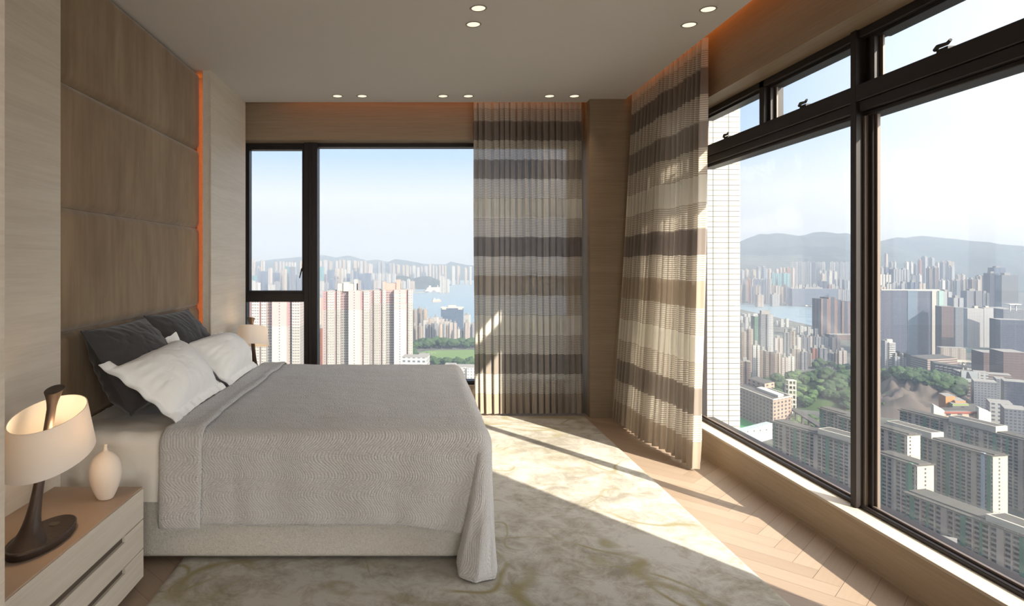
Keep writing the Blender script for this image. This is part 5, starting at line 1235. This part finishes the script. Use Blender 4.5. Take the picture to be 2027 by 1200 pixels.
def slab(corner, length, width, label, rooms=(), start='near', seedv=0, pipe=None, AX=AX, NX=NX):
    """corner: roof corner on the street side at the near end (start near) or far end; the block runs along AX towards the viewer"""
    rnd = random.Random(seedv)
    near = Vector(corner) if start == 'near' else Vector(corner)+AX*length
    zr = near.z; far = near-AX*length
    e = hero('housing_block', label, (near.x, near.y, GZ), 'building', 'slab blocks of the housing estate')
    def pt(s, t): q = near-AX*s-NX*t; return (q.x, q.y)          # s metres back from the near end, t metres in from the front
    P = lambda s0, s1, t0, t1: [pt(s0, t0), pt(s1, t0), pt(s1, t1), pt(s0, t1)]
    m = MB().prism(P(0.3, length, 1.3, width), GZ, zr-0.4, 0, cap=1)
    nf = 20; zs0 = zr-0.4
    for k in range(24):
        z = zs0-k*2.7
        if z < GZ+1: break
        m.prism(P(0.5, length-0.5, 0.25, 1.4), z-1.15, z-0.05, 2)     # gallery parapet of each storey
    m.build('gallery_body', [EX['estate'], EX['roof_dark'], EX['est_band']], e)
    MB().prism(P(-0.6, length+0.6, -0.8, width+0.8), zr-0.4, zr+0.1, 0).prism(P(0.2, length-0.2, 2.2, width-2.2), zr+0.1, zr+1.0, 0).build('roof_slab', EX['roof_dark'], e)
    MB().prism(P(-0.05, 0.32, 0.6, width), GZ, zr-0.4, 0).build('gable_wall', EX['est_end'], e)
    s = 1.0; i = rnd.randrange(4)
    pat = [('thin', 0.7, 3.2), ('green', 2.8, 3.2), ('thin', 0.7, 3.2), ('beige', 3.4, 3.2), ('thin', 0.7, 3.2), ('green', 1.2, 3.2)]
    while s < length-3:
        kd, w, gap = pat[i % 6]; i += 1
        mt = 'est_green' if kd == 'green' else 'est_beige'
        MB().prism(P(s, s+w, 0.0, 1.5), GZ, zr-0.4, 0).build('pier', EX[mt], e)
        s += w+gap
    for s0, s1, t0, t1, hh in rooms:
        MB().prism(P(s0, s1, t0, t1), zr, zr+hh, 0).prism(P(s0+1.2, s1-1.2, t0+1.2, t1-1.2), zr+hh, zr+hh+0.05, 1).build('roof_house', [EX['concrete'], EX['roof_dark']], e)
    m = MB()
    for t in (-0.6, width+0.5): m.prism(P(0, length, t, t+0.12), zr+1.0, zr+1.12, 0)
    for k in range(int(length/6)):
        for t in (-0.6, width+0.5): m.prism(P(k*6, k*6+0.12, t, t+0.12), zr+0.1, zr+1.1, 0)
    m.build('roof_railing', EX['est_band'], e)
    if pipe: MB().prism(P(pipe, pipe+2.4, -0.25, 1.2), GZ, zr+0.6, 0).build('service_shaft', mat_plain('pale blue shaft', ex(182, 200, 222) if pipe < 8 and seedv == 3 else ex(96, 170, 128), 0.7), e)
R0 = lambda x, y, Y: at(x, y, Y)
slab(R0(1791.5, 974, 375), 150, 16, 'estate slab nearest the right window, its long dark roof slanting to the lower right corner', [(70, 107, 2.0, 14, 3.6)], 'far', 1)
slab(R0(1814, 922, 423), 30, 14, 'estate slab with a short bright gable and a green shaft beside the big mullion', [], 'near', 2, 3.0)
slab(R0(1964, 903, 445), 150, 13.5, 'estate slab with the tallest bright gable and a pale blue shaft', [(44, 82, 1.0, 12.5, 4.5)], 'near', 3, 5.0)
slab(R0(1779, 811, 587), 170, 14, 'rearmost estate slab with a white roof house, below the orange building', [(88, 125, 0.8, 12.5, 5.0)], 'far', 4)
slab(R0(1527.6, 834, 542), 76, 15, 'estate slab filling the lower part of the left pane', [(7, 34, 1.0, 14, 4.2)], 'far', 5, None, Vector((0.316, -0.949, 0)), Vector((-0.949, -0.316, 0)))
slab(R0(1657, 823, 520), 60, 12, 'small piece of an estate slab showing left of the big mullion', [], 'far', 6)
# low white roofs at the foot of the nearest slab
o = tower(1800, 1905, 1075, 330, 'lowwhite', 'box', -40, 16, head=False, name='low_annex'); tag(o, 'low white annex roof at the foot of the nearest estate slab', 'building')
# ---- big dark slab and its neighbours in the right pane
c = at(1795, 575, 1300); e = hero('apartment_slab', 'big dark apartment slab with a beige and teal end in the right pane', (c.x, c.y, GZ))
def rng(x0, x1, yt, Y, dep, mats, nm, par, zb=GZ, skew=0.0):
    a = at(x0, yt, Y); b = at(x1, yt, Y); k = (x0+x1)/2; s_ = ((k-VPX)/FPX)
    return MB().prism([(a.x, Y), (b.x, Y-skew), (b.x+dep*s_*0.5, Y+dep-skew), (a.x+dep*s_*0.5, Y+dep)], zb, a.z, 0, cap=1).build(nm, mats, par)
EX['slab_teal'] = mat_plain('teal tile end', ex(160, 190, 186), 0.6, 0, 0.3, 0.05, 0.1)
EX['slab_beige'] = facade('beige slab end', ex(214, 204, 196), ex(70, 72, 84), 22, 3.2, 0.0, 0.4)
EX['slab_win'] = facade('slab stair windows', ex(160, 186, 184), ex(52, 56, 70), 30, 3.2, 1.1, 0.5)
rng(1740, 1797, 575, 1300, 24, [EX['dark'], EX['roof']], 'main_wing', e)
rng(1797, 1816, 575.5, 1299, 24, [facade('teal glass strip', ex(112, 132, 150), ex(84, 104, 128), 2.6, 3.2, 0.7, 0.6), EX['roof']], 'stair_core', e)
rng(1816, 1845, 576, 1300, 24, [EX['dark'], EX['roof']], 'main_wing', e)
rng(1845, 1854.5, 577, 1298, 24, [EX['slab_beige'], EX['roof']], 'end_wall', e)
rng(1854.5, 1859, 577, 1297.5, 24, [EX['slab_win'], EX['roof']], 'end_wall', e)
rng(1859, 1868.5, 576, 1297, 24, [EX['slab_teal'], EX['roof']], 'end_wall', e)
rng(1745, 1860, 573, 1306, 8, [EX['concrete'], EX['roof']], 'roof_parapet', e, at(0, 577, 1300).z)
for x0, x1, yt, Y, mt, lb, dp in (
    (1868.8, 1895, 607, 1250, 'brick', 'brown tiled block right of the big dark slab', 30), (1895.5, 1914.5, 609, 1300, 'grey', 'plain grey block between the brown one and the white gridded pair', 30),
    (1869, 1914, 689, 1180, 'beige', 'low beige block with small windows below the brown tiled one', 20), (1989, 2040, 634, 1150, 'dark', 'dark grey banded office at the right edge', 40),
    (1994, 2040, 613, 1300, 'grey', 'stepped grey office with a white roof canopy at the right edge', 40), (1955, 1995, 699, 980, 'brick', 'red-brown windowless block left of the pair at the right edge', 40), (1995.5, 2045, 698, 900, 'brick', 'red-brown windowless block at the right edge', 40)):
    o = tower(x0, x1, yt, Y, mt, 'box', -20, dp, head=False, name='office_block'); tag(o, lb, 'building')
p = at(2010, 602, 1280); o = MB().box(p.x-12, p.x+12, p.y, p.y+14, p.z-1.5, p.z)
for dx in (-6, 6): o.box(p.x+dx-0.8, p.x+dx+0.8, p.y+4, p.y+6, p.z-14, p.z-1)
tag(o.build('roof_canopy', EX['ship']), 'white flat canopy on posts above the stepped grey office', 'canopy')
c = at(1953, 610, 1380); e = hero('hotel_block', 'pair of white gridded slabs joined side by side in the right pane', (c.x, c.y, GZ))
for x0, x1, yt in ((1915, 1947, 611), (1947.8, 1992, 609.5)):
    rng(x0, x1, yt, 1380, 30, [EX['perf'], EX['roof']], 'tower_wing', e)
for x0, x1, yt in ((1929, 1936, 606), (1951, 1957, 606)): rng(x0, x1, yt, 1392, 12, [EX['concrete'], EX['roof']], 'roof_house', e, at(0, 613, 1380).z)
rng(1913, 1990, 690, 1360, 30, [EX['slab_teal'], EX['roof']], 'podium', e)
# white balcony towers
c = at(1763, 674, 1060); e = hero('apartment_tower', 'slim white tower with stacked balconies in front of the dark slab', (c.x, c.y+8, GZ))
rng(1752, 1760, 675, 1062, 16, [EX['greywhite'], EX['roof']], 'core_wall', e)
m = MB(); a = at(1759.5, 674, 1060); b = at(1772, 674, 1060)
m.prism([(a.x, 1061), (b.x, 1061), (b.x, 1078), (a.x, 1078)], GZ, a.z-4, 0, cap=1)
for k in range(26):
    z = a.z-4-k*3.1; m.box(a.x, b.x, 1058.6, 1061.5, z-1.3, z-0.1, 2)
m.build('balcony_stack', [EX['greywhite'], EX['roof'], EX['ship']], e)
rng(1756, 1767, 672, 1066, 8, [EX['concrete'], EX['roof']], 'roof_house', e, a.z-6)
for x0, x1, yt, mt, lb in ((1773, 1786.5, 707, 'perf', 'white gridded mid-rise right of the slim balcony tower'), (1787, 1799, 708, 'perf', 'white gridded mid-rise left of the dark garage')):
    o = tower(x0, x1, yt, 1050, mt, 'notch', -14, 18, name='apartment_block'); tag(o, lb, 'building')
tag(tower(1738, 1751, 705, 1100, 'grey', 'notch', name='apartment_block'), 'grey mid-rise glimpsed beside the big mullion', 'building')
tag(tower(1797, 1822, 741, 960, 'lowwhite', 'box', -14, 14, head=False, name='low_block'), 'low white shed in front of the dark garage', 'building')
# dark garage and the balconied block with the billboard
c = at(1860, 705, 1000); e = hero('parking_garage', 'dark brown garage with pale banded storeys in the right pane', (c.x, c.y, GZ))
a, b, d = at(1800, 703, 1040), at(1836, 712, 985), at(1895, 710, 1000)
MB().prism([(a.x, a.y), (b.x, b.y), (b.x+12, b.y+46), (a.x+12, a.y+46)], GZ, b.z, 0, cap=1).build('side_wing', [facade('brown ribbed wall', ex(120, 104, 108), ex(88, 76, 82), 2.5, 30, 0.4, 0.98), EX['roof_dark']], e)
MB().prism([(b.x, b.y), (d.x, d.y), (d.x+8, d.y+44), (b.x+8, b.y+44)], GZ, b.z, 0, cap=1).build('banded_front', [EX['stripe'], EX['roof_dark']], e)
c = at(1880, 725, 930); e = hero('balcony_block', 'grey block with rows of curved white balconies left of the billboard', (c.x, c.y, GZ))
a, b = at(1851, 719, 930), at(1904, 734, 890)
MB().prism([(a.x, a.y), (b.x, b.y), (b.x+14, b.y+26), (a.x+14, a.y+26)], GZ, a.z, 0, cap=1).build('main_block', [EX['brown'], EX['roof_dark']], e)
for k in range(6):
    t = (k+0.5)/6; q = Vector((a.x+(b.x-a.x)*t, a.y+(b.y-a.y)*t, 0))
    for j in range(7):
        z = a.z-3.0-j*3.6; n_ = 8
        MB().prism([(q.x+3.2*math.cos(PI+PI*i/n_), q.y+2.6*math.sin(PI+PI*i/n_)) for i in range(n_+1)], z-1.2, z, 0).build('balcony', EX['ship'], e)
c = at(1919, 745, 880); e = hero('billboard_building', 'brown block carrying a large pale billboard', (c.x, c.y, GZ))
a, b = at(1902, 737, 852), at(1937, 738, 842)
MB().prism([(a.x, a.y), (b.x, b.y), (b.x+10, b.y+24), (a.x+10, a.y+24)], GZ, a.z, 0, cap=1).build('main_block', [facade('brown balcony wall', ex(128, 104, 96), ex(224, 220, 215), 12, 4.2, 0.62, 0.22), EX['roof']], e)
def m_board():
    n = NT('billboard print'); tc = n.node('ShaderNodeTexCoord'); sp = n.node('ShaderNodeSeparateXYZ'); n.put(sp.inputs[0], tc.outputs['UV'])
    n1 = n.noise(tc.outputs['UV'], 4, 3)
    dx = n.math('SUBTRACT', sp.outputs[0], n.math('ADD', 0.38, n.math('MULTIPLY', n.math('SUBTRACT', 0.9, sp.outputs[1]), 0.12)))
    wd = n.math('ADD', 0.05, n.math('MULTIPLY', n.math('SUBTRACT', 0.95, sp.outputs[1]), 0.20))
    ins = n.math('MULTIPLY', n.math('LESS_THAN', n.math('ABSOLUTE', dx), wd), n.math('MULTIPLY', n.math('GREATER_THAN', sp.outputs[1], 0.30), n.math('LESS_THAN', sp.outputs[1], 0.92)))
    bg = n.mix(n.math('GREATER_THAN', sp.outputs[1], 0.27), ex(238, 238, 236), n.mix(n1, ex(214, 226, 230), ex(236, 238, 238)))
    return n.done(n.pbsdf(n.mix(ins, bg, ex(70, 72, 84)), 0.6))
pa, pb = at(1903, 0, 849), at(1936, 0, 839); z1, z0 = at(0, 734, 848).z, at(0, 755, 848).z
MB().add([(pa.x, pa.y, z0), (pb.x, pb.y, z0), (pb.x, pb.y, z1), (pa.x, pa.y, z1)], [(0, 1, 2, 3)], 0, False, [((0, 0), (1, 0), (1, 1), (0, 1))]).box(pa.x, pb.x, pa.y+0.5, pa.y+1.5, z0, z1, 1).build('billboard', [m_board(), EX['roof_dark']], e)['label'] = 'pale billboard with a dark seated figure'
for x0, x1, yt, Y, mt, lb in ((1944, 1968, 739, 850, 'lowwhite', 'white block with small windows right of the billboard'), (1968.5, 2011, 743, 862, 'stripe', 'long white banded block at the right, behind the grey angular one'), (1946, 1985, 757, 770, 'grey', 'grey angular block in front of the white banded one'), (1987, 2006, 752, 800, 'greywhite', 'ribbed grey hall beside the angular block'), (2006, 2045, 757, 760, 'dark', 'dark low block at the right edge below the red-brown ones'), (1980, 2020, 800, 640, 'lowwhite', 'low white roofed hall at the right edge'), (2010, 2050, 812, 600, 'grey', 'grey low roof cut by the right edge')):
    o = tower(x0, x1, yt, Y, mt, 'box', -35, 24, head=False, name='low_block'); tag(o, lb, 'building')
# viaduct loop
def arc_road(cx, cyy, r, a0, a1, w, z, name, label):
    m = MB(); n_ = 36
    def fn(u, v):
        a = math.radians(a0+(a1-a0)*u); rr = r+w*(v-0.5); return (cx+rr*math.cos(a)*0.75, cyy+rr*math.sin(a), z)
    m.grid(fn, n_, 1).grid(lambda u, v: (fn(u, 0)[0], fn(u, 0)[1], z-2+3*v), n_, 1, 1).grid(lambda u, v: (fn(u, 1)[0], fn(u, 1)[1], z-2+3*v), n_, 1, 1)
    for k in range(7):
        q = fn((k+0.5)/7, 0.5); m.box(q[0]-1.5, q[0]+1.5, q[1]-1.5, q[1]+1.5, GZ, z-0.2, 1)
    tag(m.build(name, [EX['roof'], EX['concrete']]), label, 'road')
p = at(1945, 728, 1085); arc_road(p.x, p.y, 52, 60, 265, 9, p.z+4, 'viaduct', 'curving outer ramp of the road loop left of the red-brown blocks')
arc_road(p.x+4, p.y-6, 30, 60, 265, 8, p.z-6, 'viaduct', 'curving inner ramp of the road loop left of the red-brown blocks')
# green hill with its quarried slope
EX['rock'] = m_hill('bare quarried earth', ex(96, 88, 84), ex(140, 128, 120))
p, hz = knoll('quarried_slope', (1808, 806), 105, 95, 34, EX['rock'], 'bare quarried slope below the green trees in the right pane', 5.0, 0.9)
for q in range(110):
    t = random.random(); x = 1742+t*165+random.uniform(-6, 6); yv = 757+t*24+random.uniform(-6, 13)
    Y = (EYE-GZ-20)*FPX/(yv-VPY)
    g = at(x, yv, Y); tree(g.x, g.y, max(hz(g.x, g.y)-1, GZ+9), 'dark green tree in the belt above the bare quarried slope', 'trees above the quarried slope', 0.95, random.choice((0, 2)))
# orange building and the roof terraces in front of it
EX['orange_paint'] = mat_plain('orange render', ex(222, 150, 92), 0.8); EX['lime_paint'] = mat_plain('lime green panels', ex(150, 172, 92), 0.8)
c = at(1888, 795, 650); e = hero('community_centre', 'orange stepped building with lime green bands behind the rear estate slab', (c.x, c.y, GZ))
rng(1872, 1891, 785, 660, 18, [EX['orange_paint'], EX['roof']], 'tower_block', e)
rng(1891, 1912, 794, 655, 18, [EX['orange_paint'], EX['roof']], 'upper_wing', e)
rng(1886, 1918, 800, 650, 10, [EX['lime_paint'], EX['roof']], 'banded_wing', e)
rng(1886, 1919, 804, 648, 6, [EX['roof_dark'], EX['roof']], 'ribbon_window', e)
rng(1886, 1921, 807, 647, 6, [EX['lime_paint'], EX['roof']], 'banded_wing', e)
rng(1912, 1944, 808, 640, 20, [EX['tan2'], EX['roof_dark']], 'side_wing', e)
c = at(1905, 815, 612); e = hero('school_annex', 'low annex with orange trim and white slanted roof boxes behind the rear estate slab', (c.x, c.y, GZ))
rng(1866, 1955, 817, 612, 22, [EX['tan2'], EX['roof_dark']], 'main_block', e)
rng(1864, 1957, 815, 611, 3, [EX['track'], EX['roof']], 'orange_fascia', e, at(0, 819, 611).z)
for x0, x1, ya, yb in ((1845, 1866, 801, 812), (1934, 1958, 806, 816)):
    a, b = at(x0, ya, 608), at(x1, yb, 606)
    vs = [(a.x, 606, GZ), (b.x, 604, GZ), (b.x+4, 612, GZ), (a.x+4, 614, GZ), (a.x, 606, a.z), (b.x, 604, b.z), (b.x+4, 612, b.z), (a.x+4, 614, a.z)]
    MB().add(vs, [(0, 1, 5, 4), (1, 2, 6, 5), (2, 3, 7, 6), (3, 0, 4, 7), (4, 5, 6, 7)], 0).build('slanted_roof_box', EX['ship'], e)
# ---- haze lying over the city and harbour
n = NT('harbour haze'); vs_ = n.node('ShaderNodeVolumeScatter'); va_ = n.node('ShaderNodeVolumeAbsorption'); ad_ = n.node('ShaderNodeAddShader')
HAZE_S, HAZE_A = 0.000090, 0.000085
vs_.inputs['Color'].default_value = (0.66, 0.78, 1.0, 1); vs_.inputs['Density'].default_value = HAZE_S
va_.inputs['Color'].default_value = (0, 0, 0, 1); va_.inputs['Density'].default_value = HAZE_A
n.put(ad_.inputs[0], vs_.outputs[0]); n.put(ad_.inputs[1], va_.outputs[0]); n.t.links.new(ad_.outputs[0], n.out.inputs['Volume'])
hz_o = MB().box(-8800, 13500, 40, 15000, GZ-20, 330).build('haze', n.mat)
tag(hz_o, 'pale haze hanging over the harbour and the city', 'haze', None, 'stuff')
